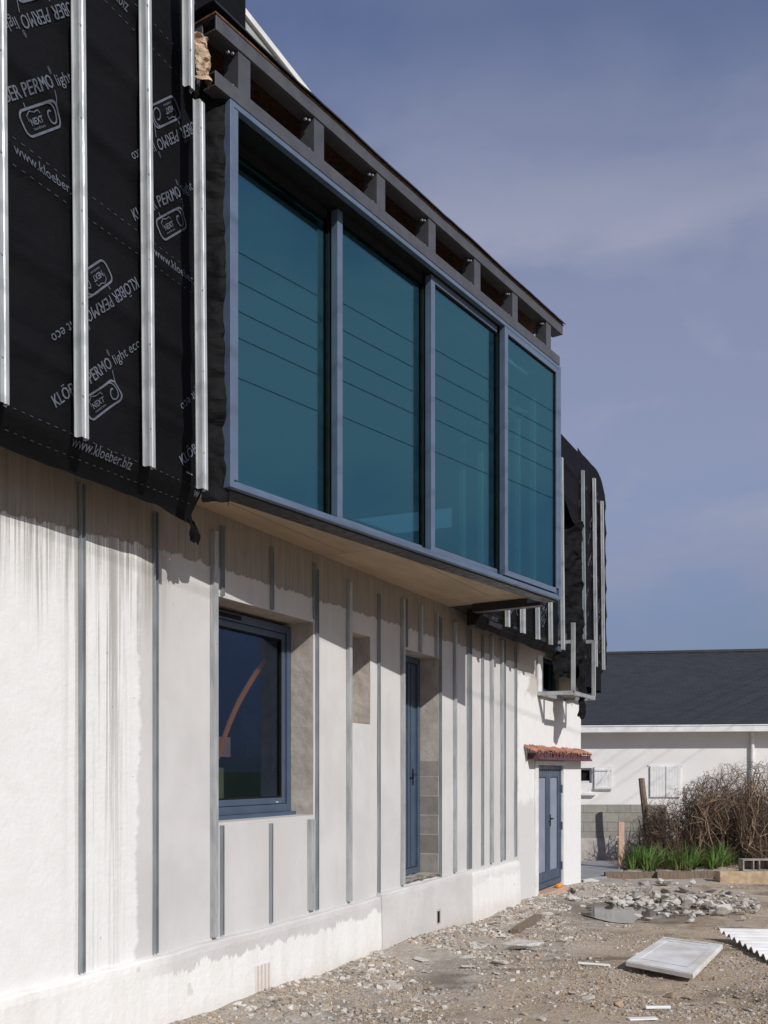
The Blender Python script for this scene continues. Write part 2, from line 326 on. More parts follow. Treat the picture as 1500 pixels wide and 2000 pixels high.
def slate_mat():
    m, t, b = newmat('slate_roof'); g = G(t); b.inputs['Roughness'].default_value = .62
    s = g.sep(); v = g.comb(s[0], g.m('MULTIPLY', s[1], 1.0), 0)
    br = N(t, 'ShaderNodeTexBrick'); br.inputs['Scale'].default_value = 1; br.inputs['Brick Width'].default_value = .22; br.inputs['Row Height'].default_value = .11
    br.inputs['Mortar Size'].default_value = .006; br.inputs['Bias'].default_value = 0
    setc(br.inputs['Color1'], (.036, .037, .042)); setc(br.inputs['Color2'], (.026, .027, .031)); setc(br.inputs['Mortar'], (.015, .015, .018)); g.link(v, br.inputs[0])
    c = g.mix(g.m('MULTIPLY', g.ramp(g.noise(1.5, 6, .7), .4, .75), .35), br.outputs[0], (.05, .05, .045))
    g.link(c, b.inputs['Base Color']); g.bump(b, g.m('MULTIPLY', br.outputs[1], -1.0), .5, .01); return m
M['slate'] = slate_mat()
M['house_wall'] = simple('white_roughcast', (.80, .78, .755), (.745, .725, .70), .95, 0, 1.2, .3, 80)

# ------------------------------------------------------------------ mesh helpers
class MB:
    def __init__(s): s.v = []; s.f = []
    def add(s, vs, fs):
        o = len(s.v); s.v += [tuple(q) for q in vs]; s.f += [tuple(i+o for i in f) for f in fs]; return s
    def box(s, x0, x1, y0, y1, z0, z1):
        return s.add([(x0, y0, z0), (x1, y0, z0), (x1, y1, z0), (x0, y1, z0), (x0, y0, z1), (x1, y0, z1), (x1, y1, z1), (x0, y1, z1)],
                     [(0, 3, 2, 1), (4, 5, 6, 7), (0, 1, 5, 4), (1, 2, 6, 5), (2, 3, 7, 6), (3, 0, 4, 7)])
    def extrude(s, poly, vec):
        n = len(poly); vec = Vector(vec)
        return s.add([Vector(p) for p in poly]+[Vector(p)+vec for p in poly],
                     [tuple(range(n))[::-1], tuple(range(n, 2*n))]+[(i, (i+1) % n, n+(i+1) % n, n+i) for i in range(n)])
    def prism_z(s, poly2, z0, z1): return s.extrude([(p[0], p[1], z0) for p in poly2], (0, 0, z1-z0))
    def tube(s, pts, r, n=6, r1=None):
        pts = [Vector(p) for p in pts]; m = len(pts); vs = []; fs = []
        for i, p in enumerate(pts):
            d = (pts[min(i+1, m-1)]-pts[max(i-1, 0)])
            if d.length < 1e-9: d = Vector((0, 0, 1))
            d.normalize(); a = d.orthogonal().normalized() if abs(d.z) > .99 else d.cross(Vector((0, 0, 1))).normalized(); b_ = d.cross(a)
            rr = r if r1 is None else r+(r1-r)*i/max(1, m-1)
            for k in range(n):
                t = 2*math.pi*k/n; vs.append(p+(a*math.cos(t)+b_*math.sin(t))*rr)
        for i in range(m-1):
            for k in range(n): fs.append((i*n+k, i*n+(k+1) % n, (i+1)*n+(k+1) % n, (i+1)*n+k))
        fs.append(tuple(range(n))[::-1]); fs.append(tuple(range((m-1)*n, m*n)))
        return s.add(vs, fs)
    def build(s, name, mat, parent=None, smooth=False, bevel=0):
        me = bpy.data.meshes.new(name); me.from_pydata(s.v, [], s.f); me.update()
        me.materials.append(M[mat] if isinstance(mat, str) else mat)
        o = bpy.data.objects.new(name, me); COL.objects.link(o); o.parent = parent
        if smooth: me.polygons.foreach_set('use_smooth', [True]*len(me.polygons))
        if bevel:
            b = o.modifiers.new('bevel', 'BEVEL'); b.width = bevel; b.segments = 2; b.limit_method = 'ANGLE'; b.harden_normals = False
        return o
def tag(o, label=None, cat=None, group=None, kind=None):
    for k, v in (('label', label), ('category', cat), ('group', group), ('kind', kind)):
        if v: o[k] = v
    return o
def empty(name, loc=(0, 0, 0), rz=0, parent=None):
    o = bpy.data.objects.new(name, None); COL.objects.link(o); o.location = loc; o.rotation_euler = (0, 0, rz); o.parent = parent
    o.empty_display_size = .2; return o
def grid(us, vs, fn):
    mb = MB(); nu = len(us)
    mb.v = [fn(u, v) for v in vs for u in us]
    mb.f = [(j*nu+i, j*nu+i+1, (j+1)*nu+i+1, (j+1)*nu+i) for j in range(len(vs)-1) for i in range(nu-1)]
    return mb
def lin(a, b, n): return [a+(b-a)*i/n for i in range(n+1)]
def nz3(x, y, z=0): return noise.noise(Vector((x, y, z)))

# ------------------------------------------------------------------ ground
def gbase(y): return .02-.0225*(min(max(y, -6), 20)-6.6)
def wall_d(x, y): return .904*x-.4275*y+3.978
def ss(a, b, v):
    t = min(1, max(0, (v-a)/(b-a))); return t*t*(3-2*t)
PUD = (3.12, 12.75)
def gh(x, y):
    z = gbase(y)
    near = ss(60, 25, math.hypot(x-3, y-12))
    z += near*(.05*nz3(x*.55, y*.55)+.030*nz3(x*1.7, y*1.7, 3)+.009*nz3(x*6, y*6, 5)+.005*nz3(x*15, y*15, 9))
    # rubble mound
    z += .09*math.exp(-(((x-4.1)/1.35)**2+((y-15.3)/.55)**2))
    # spill of debris along the wall foot
    d = wall_d(x, y); z += .09*math.exp(-(d/.45)**2)*ss(3, 8.6, y)*ss(17.5, 14.5, y)
    if 4 < y < 16: z -= .035*math.exp(-(((x-PUD[0])/.55)**2+((y-PUD[1])/.8)**2))
    return z
def Gp(px, py):
    Y = 1.5315*1945/((py-1505)-43.8); return ((px-750)/1945*Y, Y)
def spaced(lo, hi, step, far):
    a = []; v = lo
    while v < hi: a.append(v); v += step
    a.append(hi); s = step; v = hi; up = []
    while v < far: s *= 1.5; v += s; up.append(v)
    s = step; v = lo; dn = []
    while v > -far: s *= 1.5; v -= s; dn.append(v)
    return dn[::-1]+a+up
gx = spaced(-1.5, 9.5, .055, 600); gy = spaced(5.2, 21, .06, 600)
gm = grid(gx, gy, lambda x, y: (x, y, gh(x, y)))
tag(gm.build('ground', 'ground', smooth=True), kind='structure')
pm = MB(); n = 40; pts = []
for i in range(n):
    t = 2*math.pi*i/n; r = 1+.3*nz3(math.cos(t)*1.5, math.sin(t)*1.5, 2)
    pts.append((PUD[0]+.62*r*math.cos(t), PUD[1]+.9*r*math.sin(t), 0))
zc = gh(*PUD)+.032
pm.v = [(PUD[0], PUD[1], zc)]+[(p[0], p[1], zc) for p in pts]; pm.f = [(0, 1+i, 1+(i+1) % n) for i in range(n)]
tag(pm.build('puddle', 'water'), kind='structure')
# concrete slab beyond the corner of the building
sl = MB()
c0 = [(3.3, 17.2), (4.15, 17.9), (4.75, 19.5), (5.2, 20.9), (.8, 20.9), (.8, 17.6)]
sl.prism_z(c0, -.5, -.19)
tag(sl.build('concrete_path', 'slab', bevel=.01), kind='structure')

# ------------------------------------------------------------------ the building
UX, UY = .4275, .904
B = empty('building_under_renovation', (-.904*3.978, .4275*3.978, 0), math.atan2(UY, UX))
tag(B, 'long building under renovation, white render below, black membrane above, with a cantilevered glass bay', 'building')
def A(px, c=4.4): return 1.1062*1945*c/(1670-px)-.4275*c
def Z(px, py, c=4.4): return H+(1505-py)*c/(1670-px)
def bb(mb, a0, a1, p0, p1, z0, z1):         # box in wall coordinates: a along, p outwards
    return mb.box(a0, a1, -p1, -p0, z0, z1)
SOF = H+1.775
# --- lower wall with openings
WIN = (5.70, 7.067, H-.36, H+1.205); NIC = (7.75, 8.116, H+.418, H+1.213); D1 = (8.877, 9.764, H-1.10, H+1.19)
D2 = (A(1050), A(1101), H-1.78, H+.075); W2 = (A(1048)+.0, A(1092), H+1.11, H+1.62)
END = 15.81
def wall_holes(a0, a1, z0, z1, holes, front, depth):
    xs = sorted({a0, a1}|{h[0] for h in holes}|{h[1] for h in holes}); zs = sorted({z0, z1}|{h[2] for h in holes}|{h[3] for h in holes})
    def sub(l, st):
        r = []
        for p_, q in zip(l, l[1:]):
            k = max(1, int((q-p_)/st)); r += [p_+(q-p_)*i/k for i in range(k)]
        return r+[l[-1]]
    xs = sub(xs, .25); zs = sub(zs, .25)
    mb = MB(); idx = {}
    def vi(x, z):
        k = (round(x, 5), round(z, 5))
        if k not in idx:
            edge = any(abs(x-h[0]) < 1e-4 or abs(x-h[1]) < 1e-4 for h in holes)
            idx[k] = len(mb.v); mb.v.append((x, -front+.004*nz3(x*1.3, z*1.3), z))
        return idx[k]
    for i in range(len(xs)-1):
        for j in range(len(zs)-1):
            cx, cz = (xs[i]+xs[i+1])/2, (zs[j]+zs[j+1])/2
            if any(h[0] < cx < h[1] and h[2] < cz < h[3] for h in holes): continue
            mb.f.append((vi(xs[i], zs[j]), vi(xs[i+1], zs[j]), vi(xs[i+1], zs[j+1]), vi(xs[i], zs[j+1])))
    return mb
wl = wall_holes(-3, END, -.8, SOF+.1, [WIN, NIC, D1, D2, W2], 0, .3)
wall = wl.build('wall', 'wall', B)
# return wall at the far end, with a rough crumbling corner
mb = MB(); zs = lin(-.8, SOF+.1, 60); col = []
for z in zs:
    j = .02*nz3(z*3, 1)+(.05*nz3(z*5, 2) if z < .9 else 0)
    col.append(j)
for i, z in enumerate(zs):
    mb.v += [(END, 0.003, z), (END+.05+col[i], .05, z), (END+.06+col[i], 6, z)]
mb.f = [(3*i+k, 3*i+k+1, 3*i+4+k, 3*i+3+k) for i in range(60) for k in (0, 1)]
mb.build('end_wall', 'wall', B)
# reveals (jambs, heads, sills) butt against the wall skin
def reveal(h, d, jm='reveal', name='reveal', subdiv=10, back=False, sill='wall'):
    a0, a1, z0, z1 = h
    r = MB(); k = 24
    def strip(fixed, vert):
        for i in range(k+1):
            for j in range(5):
                dd = d*j/4; t = i/k
                w_ = .004*nz3(t*14, dd*14, fixed) if 0 < j else 0
                if vert: r.v.append((fixed+(w_ if fixed == a1 else -w_), dd, z0+(z1-z0)*t))
    base = len(r.v); strip(a1, True)
    r.f += [(base+i*5+j, base+i*5+j+1, base+(i+1)*5+j+1, base+(i+1)*5+j) for i in range(k) for j in range(4)]
    base = len(r.v); strip(a0, True)
    r.f += [(base+i*5+j, base+(i+1)*5+j, base+(i+1)*5+j+1, base+i*5+j+1) for i in range(k) for j in range(4)]
    r.add([(a0, 0, z1), (a1, 0, z1), (a1, d, z1), (a0, d, z1)], [(0, 1, 2, 3)])
    if back: r.add([(a0, d, z0), (a1, d, z0), (a1, d, z1), (a0, d, z1)], [(0, 1, 2, 3)])
    o = r.build(name, jm, B)
    s = MB().add([(a0, 0, z0), (a1, 0, z0), (a1, d, z0), (a0, d, z0)], [(0, 3, 2, 1)]); s.build('sill', sill, B)
    return o
reveal(WIN, .30); reveal(NIC, .24, back=True, sill='reveal'); reveal(D2, .12, jm='house_wall')
reveal(W2, .30)
# door reveal: mortar above, bare blocks below
zm = H+.10
r = MB(); r.add([(D1[1], 0, zm), (D1[1], .30, zm), (D1[1], .30, D1[3]), (D1[1], 0, D1[3])], [(0, 1, 2, 3)])
r.add([(D1[0], 0, D1[2]), (D1[0], .3, D1[2]), (D1[0], .3, D1[3]), (D1[0], 0, D1[3])], [(3, 2, 1, 0)])
r.add([(D1[0], 0, D1[3]), (D1[1], 0, D1[3]), (D1[1], .3, D1[3]), (D1[0], .3, D1[3])], [(0, 1, 2, 3)]); r.build('reveal', 'reveal', B)
r = MB().add([(D1[1], 0, D1[2]), (D1[1], .30, D1[2]), (D1[1], .30, zm), (D1[1], 0, zm)], [(0, 1, 2, 3)]); r.build('block_reveal', 'block_reveal', B)
# rubble threshold of door 1
random.seed(5)
mb = MB()
us = lin(D1[0]-.03, D1[1]+.01, 24); vs = lin(-.035, .30, 10)
g2 = grid(us, vs, lambda u, v: (u, v, D1[2]+.012+.02*nz3(u*9, v*9)+.012*nz3(u*30, v*30) - (.05 if v < -.05 else 0)))
g2.build('threshold', 'rock_dark', B)
# --- plinth, three casts with slightly different projections
def plinth(a0, a1, p, ztop, hole=None):
    mb = MB()
    us = lin(a0, a1, max(2, int((a1-a0)/.12)))
    nu = len(us)
    rows = []
    for z, pp in ((-.8, p+.01), (.1, p+.004), (ztop-.05, p), (ztop-.012, p-.006), (ztop, p-.02), (ztop+.008, -.01)):
        for u in us:
            j = .006*nz3(u*4, z*7)+(.006*nz3(u*15, z*9) if z > ztop-.1 else 0)
            mb.v.append((u, -(pp+j), z+(.01*nz3(u*3, 7)+.006*nz3(u*14, 3) if z > ztop-.1 else 0)))
    for k in range(5):
        for i in range(nu-1): mb.f.append((k*nu+i, k*nu+i+1, (k+1)*nu+i+1, (k+1)*nu+i))
    for e_ in (0, nu-1): mb.f.append(tuple(k*nu+e_ for k in range(6)))
    return mb.build('plinth', 'plinth', B)
ZL = H-1.165
plinth(-3, 8.24, .055, ZL); plinth(8.243, 10.625, .062, ZL+.03); plinth(10.628, 12.45, .05, ZL-.01)
# air-brick hole in the plinth
mb = MB(); za, zb_ = H-1.60, H-1.44; ac = A(855, 4.34); bb(mb, ac-.055, ac+.055, .05, .0685, za, zb_)
mb.build('vent_recess', 'reveal', B); mb = MB(); bb(mb, ac-.04, ac+.02, .066, .0705, za+.02, zb_-.02); mb.build('vent_hole', 'rubber_and_shade', B)

# --- galvanised furring rails on the lower wall
def rail_lower(px, yt, yb, kind, wd=None):
    a = A(px); z1 = Z(px, yt); z0 = Z(px, yb); mb = MB(); t = .0025
    lean = 0
    if kind == 'light':     # hat section, broad web towards the viewer
        w_, d_ = (wd or .055)*.82, .028
        prof = [(-w_/2, 0), (-w_/2, d_), (w_/2, d_), (w_/2, 0), (w_/2-t, 0), (w_/2-t, d_-t), (-w_/2+t, d_-t), (-w_/2+t, 0)]
        mb.extrude([(a+u, -(v+.003), z0) for u, v in prof], (0, 0, z1-z0))
        bb(mb, a-w_/2-.012, a-w_/2-.0005, .003, .006, z0, z1)
        z = z0+.15
        while z < z1-.05:
            mb.tube([(a, -(d_+.003), z), (a, -(d_+.0075), z)], .006, 6); z += .62
        return mb.build('rail', 'galv', B)
    w_, d_ = (wd or .032)*.72, .022  # channel, open side outwards
    prof = [(-w_/2, 0), (-w_/2, d_), (-w_/2+t, d_), (-w_/2+t, t), (w_/2-t, t), (w_/2-t, d_), (w_/2, d_), (w_/2, 0)]
    mb.extrude([(a+u, -(v+.003), z0) for u, v in prof], (0, 0, z1-z0))
    return mb.build('rail', 'galv_dark', B)
for r_ in [(157, 945, 1900, 'dark', .05), (301, 1000, 1862, 'dark', .045), (416, 1038, 1830, 'light'), (432, 1027, 1164, 'dark'), (431, 1612, 1827, 'dark', .035),
           (529, 1068, 1191, 'dark'), (527, 1608, 1802, 'dark'), (612, 1099, 1209, 'dark'), (606, 1600, 1777, 'light', .08), (617, 1112, 1777, 'dark', .04), (680, 1137, 1760, 'light', .06),
           (738, 1160, 1745, 'dark', .036), (785, 1170, 1728, 'light', .05), (792, 1170, 1264, 'dark'), (820, 1182, 1274, 'light', .05), (851, 1196, 1283, 'light', .04), (858.5, 1205, 1713, 'dark', .04),
           (887, 1216, 1703, 'light', .05), (913, 1226, 1697, 'dark', .05), (917.5, 1228, 1697, 'dark', .05), (941, 1238, 1690, 'dark', .05), (959, 1242, 1685, 'light', .07), (979, 1250, 1680, 'light', .06), (984, 1250, 1680, 'dark', .05), (1006, 1262, 1673, 'dark', .06)]:
    rail_lower(*r_)

# --- lower window (blue-grey frame set back in the reveal)
def frame_rect(mb, a0, a1, z0, z1, w_, q0, q1, wb=None):
    wb = wb or w_
    mb.box(a0, a0+w_, q0, q1, z0, z1); mb.box(a1-w_, a1, q0, q1, z0, z1)
    mb.box(a0+w_, a1-w_, q0, q1, z1-w_, z1); mb.box(a0+w_, a1-w_, q0, q1, z0, z0+wb)
fm = MB(); frame_rect(fm, WIN[0]+.004, WIN[1]-.004, WIN[2]+.03, WIN[3]-.03, .06, .205, .28)
wo = fm.build('window', 'door_blue', B, bevel=.004)
s_ = MB(); frame_rect(s_, WIN[0]+.066, WIN[1]-.066, WIN[2]+.092, WIN[3]-.092, .05, .222, .27); s_.build('sash', 'door_blue', wo, bevel=.006)
s_ = MB(); frame_rect(s_, WIN[0]+.117, WIN[1]-.117, WIN[2]+.143, WIN[3]-.143, .012, .228, .262); s_.build('gasket', 'rubber_and_shade', wo)
s_ = MB(); s_.box(WIN[0]+.125, WIN[1]-.125, .242, .248, WIN[2]+.15, WIN[3]-.15); s_.build('pane', 'glass_clear', wo)
s_ = MB(); s_.box(WIN[0]+.006, WIN[1]+.0, .165, .215, WIN[2]+.012, WIN[2]+.030); s_.box(WIN[0]+.006, WIN[1], .160, .166, WIN[2]-.004, WIN[2]+.030); s_.build('drip_sill', 'door_blue', wo)
s_ = MB(); s_.box(WIN[0]+.25, WIN[0]+.62, .198, .206, WIN[3]-.075, WIN[3]-.045); s_.build('vent_slot', 'rubber_and_shade', wo)
s_ = MB(); s_.box(WIN[1]-.22, WIN[1]-.19, .215, .2225, WIN[2]+.1, WIN[2]+.115); s_.build('hinge_cap', 'bolt', wo)
# coloured shapes added behind the pane for its reflections and glimpses of the room
def IN(px, py, q):
    m_ = (px-750)/1945; d = 3.978+q; a = (.904*d+m_*.4275*d)/(.4275-m_*.904); Y = .904*a+.4275*d
    return (a, q, H+(1505-py)/1945*Y)
key = [(426, 1480), (436, 1448), (450, 1410), (468, 1370), (487, 1337), (505, 1308), (519, 1288)]
pts = [IN(x_, y_, .42) for x_, y_ in key]
mb2 = MB()
for i, p in enumerate(pts):
    d = (Vector(pts[min(i+1, 6)])-Vector(pts[max(i-1, 0)])).normalized(); nn_ = Vector((-d.z, 0, d.x))*.024
    p = Vector(p); mb2.v += [p+nn_, p-nn_, p-nn_+Vector((0, .01, 0)), p+nn_+Vector((0, .01, 0))]
for i in range(6):
    for k in range(4): mb2.f.append((i*4+k, i*4+(k+1) % 4, (i+1)*4+(k+1) % 4, (i+1)*4+k))
mb2.f += [(3, 2, 1, 0), (24, 25, 26, 27)]
mb2.build('orange_streak', 'orange', B)
for x0, y0, x1, y1 in ((480, 1440, 506, 1398), (424, 1478, 450, 1440), (484, 1480, 528, 1446)):
    p0, p1 = IN(x0, y0, .9), IN(x1, y1, .9); mb = MB(); mb.box(p0[0], p1[0], .9, .92, p0[2], p1[2]); mb.build('pink_patch', 'pink', B)
p0, p1 = IN(420, 1600, 1.1), IN(545, 1500, 1.1); mb = MB(); mb.box(p0[0], p1[0], 1.1, 1.12, p0[2], p1[2]); mb.build('green_reflection', 'green_reflection', B)  # green patch added for the yard mirrored in the glass
# ground-floor room lining
mb = MB()
mb.box(4.4, 10.4, 3.6, 3.7, H-1.3, SOF); mb.box(4.3, 4.4, .32, 3.7, H-1.3, SOF); mb.box(10.4, 10.5, .32, 3.7, H-1.3, SOF)
mb.box(4.4, 10.4, .32, 3.6, H-1.3, H-1.12); mb.build('room_lining', 'room', B)
mb = MB(); mb.box(12.6, 15.6, 1.2, 1.3, -.5, SOF); mb.build('room_lining', 'room_dark', B)
# --- door 1
dm = MB(); frame_rect(dm, D1[0]+.004, D1[1]-.004, D1[2]+.02, D1[3]-.004, .06, .21, .29)
do = dm.build('door', 'door_blue', B, bevel=.004)
s_ = MB(); s_.box(D1[0]+.068, D1[1]-.068, .235, .285, D1[2]+.085, D1[3]-.068); 
s_.box(D1[1]-.21, D1[1]-.19, .225, .2345, D1[2]+.1, D1[3]-.08); s_.box(D1[1]-.30, D1[1]-.285, .222, .2345, D1[2]+.1, D1[3]-.08); s_.build('door_leaf', 'door_blue', do, bevel=.004)
hp = (D1[1]-.40, .232, Z(803, 1512, 4.65))
def handle(parent, a, q, z, l=.12):
    h_ = MB(); h_.box(a-.018, a+.018, q-.008, q, z-.11, z+.06); h_.tube([(a, q, z), (a, q-.05, z)], .010, 8); h_.tube([(a, q-.05, z), (a-l*.2, q-.055, z), (a-l, q-.052, z-.004)], .010, 8); h_.build('handle', 'handle', parent)
handle(do, D1[1]-.15, .2345, H-.04, .11)
# --- door 2 double leaf
dm = MB(); q0 = .03; frame_rect(dm, D2[0]+.004, D2[1]-.004, D2[2]+.10, D2[3]-.004, .06, q0, .11, .08)
do = dm.build('double_door', 'door_blue', B, bevel=.004)
mid = (D2[0]+D2[1])/2
for a0, a1 in ((D2[0]+.068, mid-.003), (mid+.003, D2[1]-.068)):
    s_ = MB(); frame_rect(s_, a0, a1, D2[2]+.185, D2[3]-.07, .10, q0+.01, .10, .14); lf = s_.build('door_leaf', 'door_blue', do, bevel=.004)
    s_ = MB(); s_.box(a0+.10, a1-.10, q0+.03, .09, D2[2]+.325, D2[3]-.17); s_.build('door_panel', 'panel_grey', do)
handle(do, mid+.09, q0+.01, H-.70, .10)
for z in (D2[2]+.35, D2[3]-.35, D2[2]+.95):
    s_ = MB(); s_.tube([(D2[1]-.035, q0-.012, z-.06), (D2[1]-.035, q0-.012, z+.06)], .014, 8); s_.build('hinge', 'door_blue', do)
mb = MB(); bb(mb, D2[0]-.14, D2[0]-.005, .002, .02, D2[2]+.05, D2[3]+.06); bb(mb, D2[0]-.005, D2[1]+.05, .002, .02, D2[3]+.001, D2[3]+.06); mb.build('door_trim', 'white_paint', B)
mb = MB(); bb(mb, D2[0]-.05, D2[1]-.18, -.1, .13, D2[2]-.04, D2[2]+.075); mb.build('timber_threshold', 'raw_wood', B, bevel=.006)
mb = MB(); bb(mb, D2[1]-.62, D2[1]-.42, .05, .10, D2[2]+.08, D2[2]+.13); mb.build('orange_wedge', 'orange', B, bevel=.01)
# --- little tiled canopy
zt = H+.15
ca0, ca1 = A(1030), END+.1
cm = MB(); bb(cm, ca0, ca1-.05, .0025, .17, zt, zt+.03); can = None
us_ = int((ca1-ca0)/.105)
can = cm.build('tiled_canopy', 'tile_dark', B)
random.seed(3)
for i in range(us_):
    a = ca0+.05+i*.215*.49*1.0
    t = MB(); bb(t, a-.042, a+.042, .0025, .15+random.uniform(-.01, .01), zt+.031, zt+.085); t.build('brick', 'tile_dark', can)
for i in range(us_):
    a = ca0-.12+i*(ca1-ca0+.1)/us_; t = MB(); w_ = .055; n = 7
    z_b = zt+.165+random.uniform(-.01, .012); z_f = zt+.085+random.uniform(-.01, .01); pf = .18+random.uniform(-.02, .02); sk = random.uniform(-.012, .012)
    o_ = []; 
    for (p_, zz, r_) in ((.003, z_b, .045), (pf, z_f, .056)):
        for k in range(n+1):
            th = math.pi*k/n; o_.append((a+sk*(p_ > .1)+r_*math.cos(th), -p_, zz+r_*.75*math.sin(th)))
    for (p_, zz, r_) in ((.003, z_b-.0, .036), (pf, z_f-.0, .045)):
        for k in range(n+1):
            th = math.pi*k/n; o_.append((a+sk*(p_ > .1)+r_*math.cos(th), -p_, zz+r_*.72*math.sin(th)))
    m_ = n+1; fs = []
    for k in range(n): fs += [(k, k+1, m_+k+1, m_+k), (2*m_+k, 3*m_+k, 3*m_+k+1, 2*m_+k+1), (m_+k, m_+k+1, 3*m_+k+1, 3*m_+k), (k, 2*m_+k, 2*m_+k+1, k+1)]
    t.add(o_, fs); t.build('roof_tile', 'tile', can)

# --- upper storey: black membrane skin
C_M = 3.913; C_R = 3.77; KM = .978
BATT = [2.01, 2.46, 2.885, 3.33, 3.78, 4.207]
def memp(a, z):
    """outward offset of the membrane at (a, z); z absolute"""
    zr = z-H; p = .385-.010*(zr-1.7)
    for zb in BATT:
        d = zr-zb+.012*nz3(a*.9, zb*7)
        if d > -.08: p += .021*ss(-.075, .02, d)*math.exp(-max(0, d-.02)/.10)
    p += .010*nz3(a*1.4, z*2.2)+.004*nz3(a*4.5, z*7, 4)+.002*nz3(a*13, z*18, 4)
    if zr < 1.72: p -= .09*ss(1.72, 1.53, zr)
    return p
def membrane(a0, a1, zbot, ztop, name='membrane', st=.025, topfn=None):
    us = lin(a0, a1, max(3, int((a1-a0)/st))); n = max(3, int((ztop-1.5-H)/st)); vs = lin(0, 1, n)
    def f(u, v):
        zb = zbot(u); zt_ = topfn(u) if topfn else ztop
        z = zb+(zt_-zb)*v; return (u, -memp(u, z), z)
    return grid(us, vs, f).build(name, 'membrane', B, smooth=True)
zbl = lambda a: H+1.545+.012*nz3(a*2, 5)+.01*nz3(a*6, 6) - .035*ss(4.6, 4.95, a)
EL = A(413, 3.9)
mL = membrane(1.5, EL, zbl, H+6.6)
mU = membrane(EL+.002, A(506, 3.9), lambda a: H+4.64, H+6.6, topfn=lambda a: H+6.6-1.0*ss(A(478, 3.9), A(506, 3.9), a))
END_U = A(1183, 3.99)
def topr(a):
    d = (a-(END_U-.55)); return H+4.66-(.42*(1-math.sqrt(max(0, 1-(d/.55)**2))) if d > 0 else 0) + .02*nz3(a*2, 3)
A2 = A(952, 4.1)
zbr = lambda a: H+1.545+.02*nz3(a*2, 9)
TW0, TW1 = A(1098, C_M), A(1139, C_M)      # tall window opening in the far part
mR1 = membrane(10.05, TW0, zbr, H+4.6)
def band_(a0, a1, z0f, z1f, name='membrane'):
    us = lin(a0, a1, max(3, int((a1-a0)/.04))); vs = lin(0, 1, 60)
    def f(u, v):
        z = z0f(u)+(z1f(u)-z0f(u))*v; return (u, -memp(u, z), z)
    return grid(us, vs, f).build(name, 'membrane', B, smooth=True)
mR2 = band_(TW0+.0, TW1, lambda a: H+3.78+.10*nz3(a*3, 4)-.28*ss(TW0+.2, TW1-.1, a), lambda a: H+4.60+.02*nz3(a*2, 3))
mR3 = band_(TW1, END_U, lambda a: H+1.27+.03*nz3(a*3, 2), topr)
# rounded end return
mb = MB(); zs = lin(H+1.25, H+4.2, 40)
for z in zs:
    p = memp(END_U, z)
    for q, dx in ((0, 0), (.06, .05+.02*nz3(z*2, 4)), (.2, .09+.03*nz3(z*2, 5)), (.6, .10), (4, .1)): mb.v.append((END_U+dx, -p+q, z))
mb.f = [(5*i+k, 5*i+k+1, 5*i+6+k, 5*i+5+k) for i in range(40) for k in range(4)]
mb.build('membrane', 'membrane', B, smooth=True)
# underside/closing boards, floor slab, roof, back wall
mb = MB(); bb(mb, -3, END_U-.02, -6, .26, SOF+.005, SOF+.18); mb.build('floor_slab', 'room_dark', B)
mb = MB(); mb.box(-3, END_U-.02, -.20, 6, H+4.5, H+4.53); mb.box(-3, END_U+.05, 6, 6.15, -.5, H+4.5); mb.box(-3.15, -3, -.2, 6.15, -.5, H+4.5); mb.build('roof', 'room_dark', B)
mb = MB(); 
for a0_, a1_, z0_, z1_ in ((-3, 4.9, SOF+.181, H+4.49), (10.3, TW0, SOF+.181, H+4.49), (TW1, END_U-.1, SOF+.181, H+4.49), (-3, 5.3, H+4.54, H+6.5)):
    mb = MB(); bb(mb, a0_, a1_, .1, .26, z0_, z1_); mb.build('sheathing', 'osb', B)
mb = MB(); mb.box(3.5, 13.5, 3.2, 3.3, SOF+.181, H+4.49); mb.box(3.4, 3.5, -.05, 3.3, SOF+.181, H+4.49); mb.build('upper_room_lining', 'room', B)
# membrane seams stitched lines are lettering strokes too; pale roof edge above the bay
mb = MB(); a0, a1 = 5.45, 12.2
n = 30; us = lin(a0, a1, n)
for u in us:
    zt_ = H+5.33-.012*(u-a0)**1.3
    for p_, z in ((.16, H+4.54), (.10, zt_-.05), (.10, zt_-.03)): mb.v.append((u, -p_, z))
mb.f = [(3*i+k, 3*i+3+k, 3*i+4+k, 3*i+1+k) for i in range(n) for k in (0, 1)]
ro = mb.build('roof_edge_panel', 'pale_panel', B)
mb = MB()
for i, u in enumerate(us):
    zt_ = H+5.33-.012*(u-a0)**1.3; mb.v += [(u, -.125, zt_-.035), (u, -.125, zt_+.01), (u, .3, zt_+.02), (u, .3, zt_-.035)]
mb.f = [(4*i+k, 4*i+(k+1) % 4, 4*i+4+(k+1) % 4, 4*i+4+k) for i in range(n) for k in range(4)]+[(0, 1, 2, 3), (4*n+3, 4*n+2, 4*n+1, 4*n)]
mb.build('roof_trim', 'white_paint', B)

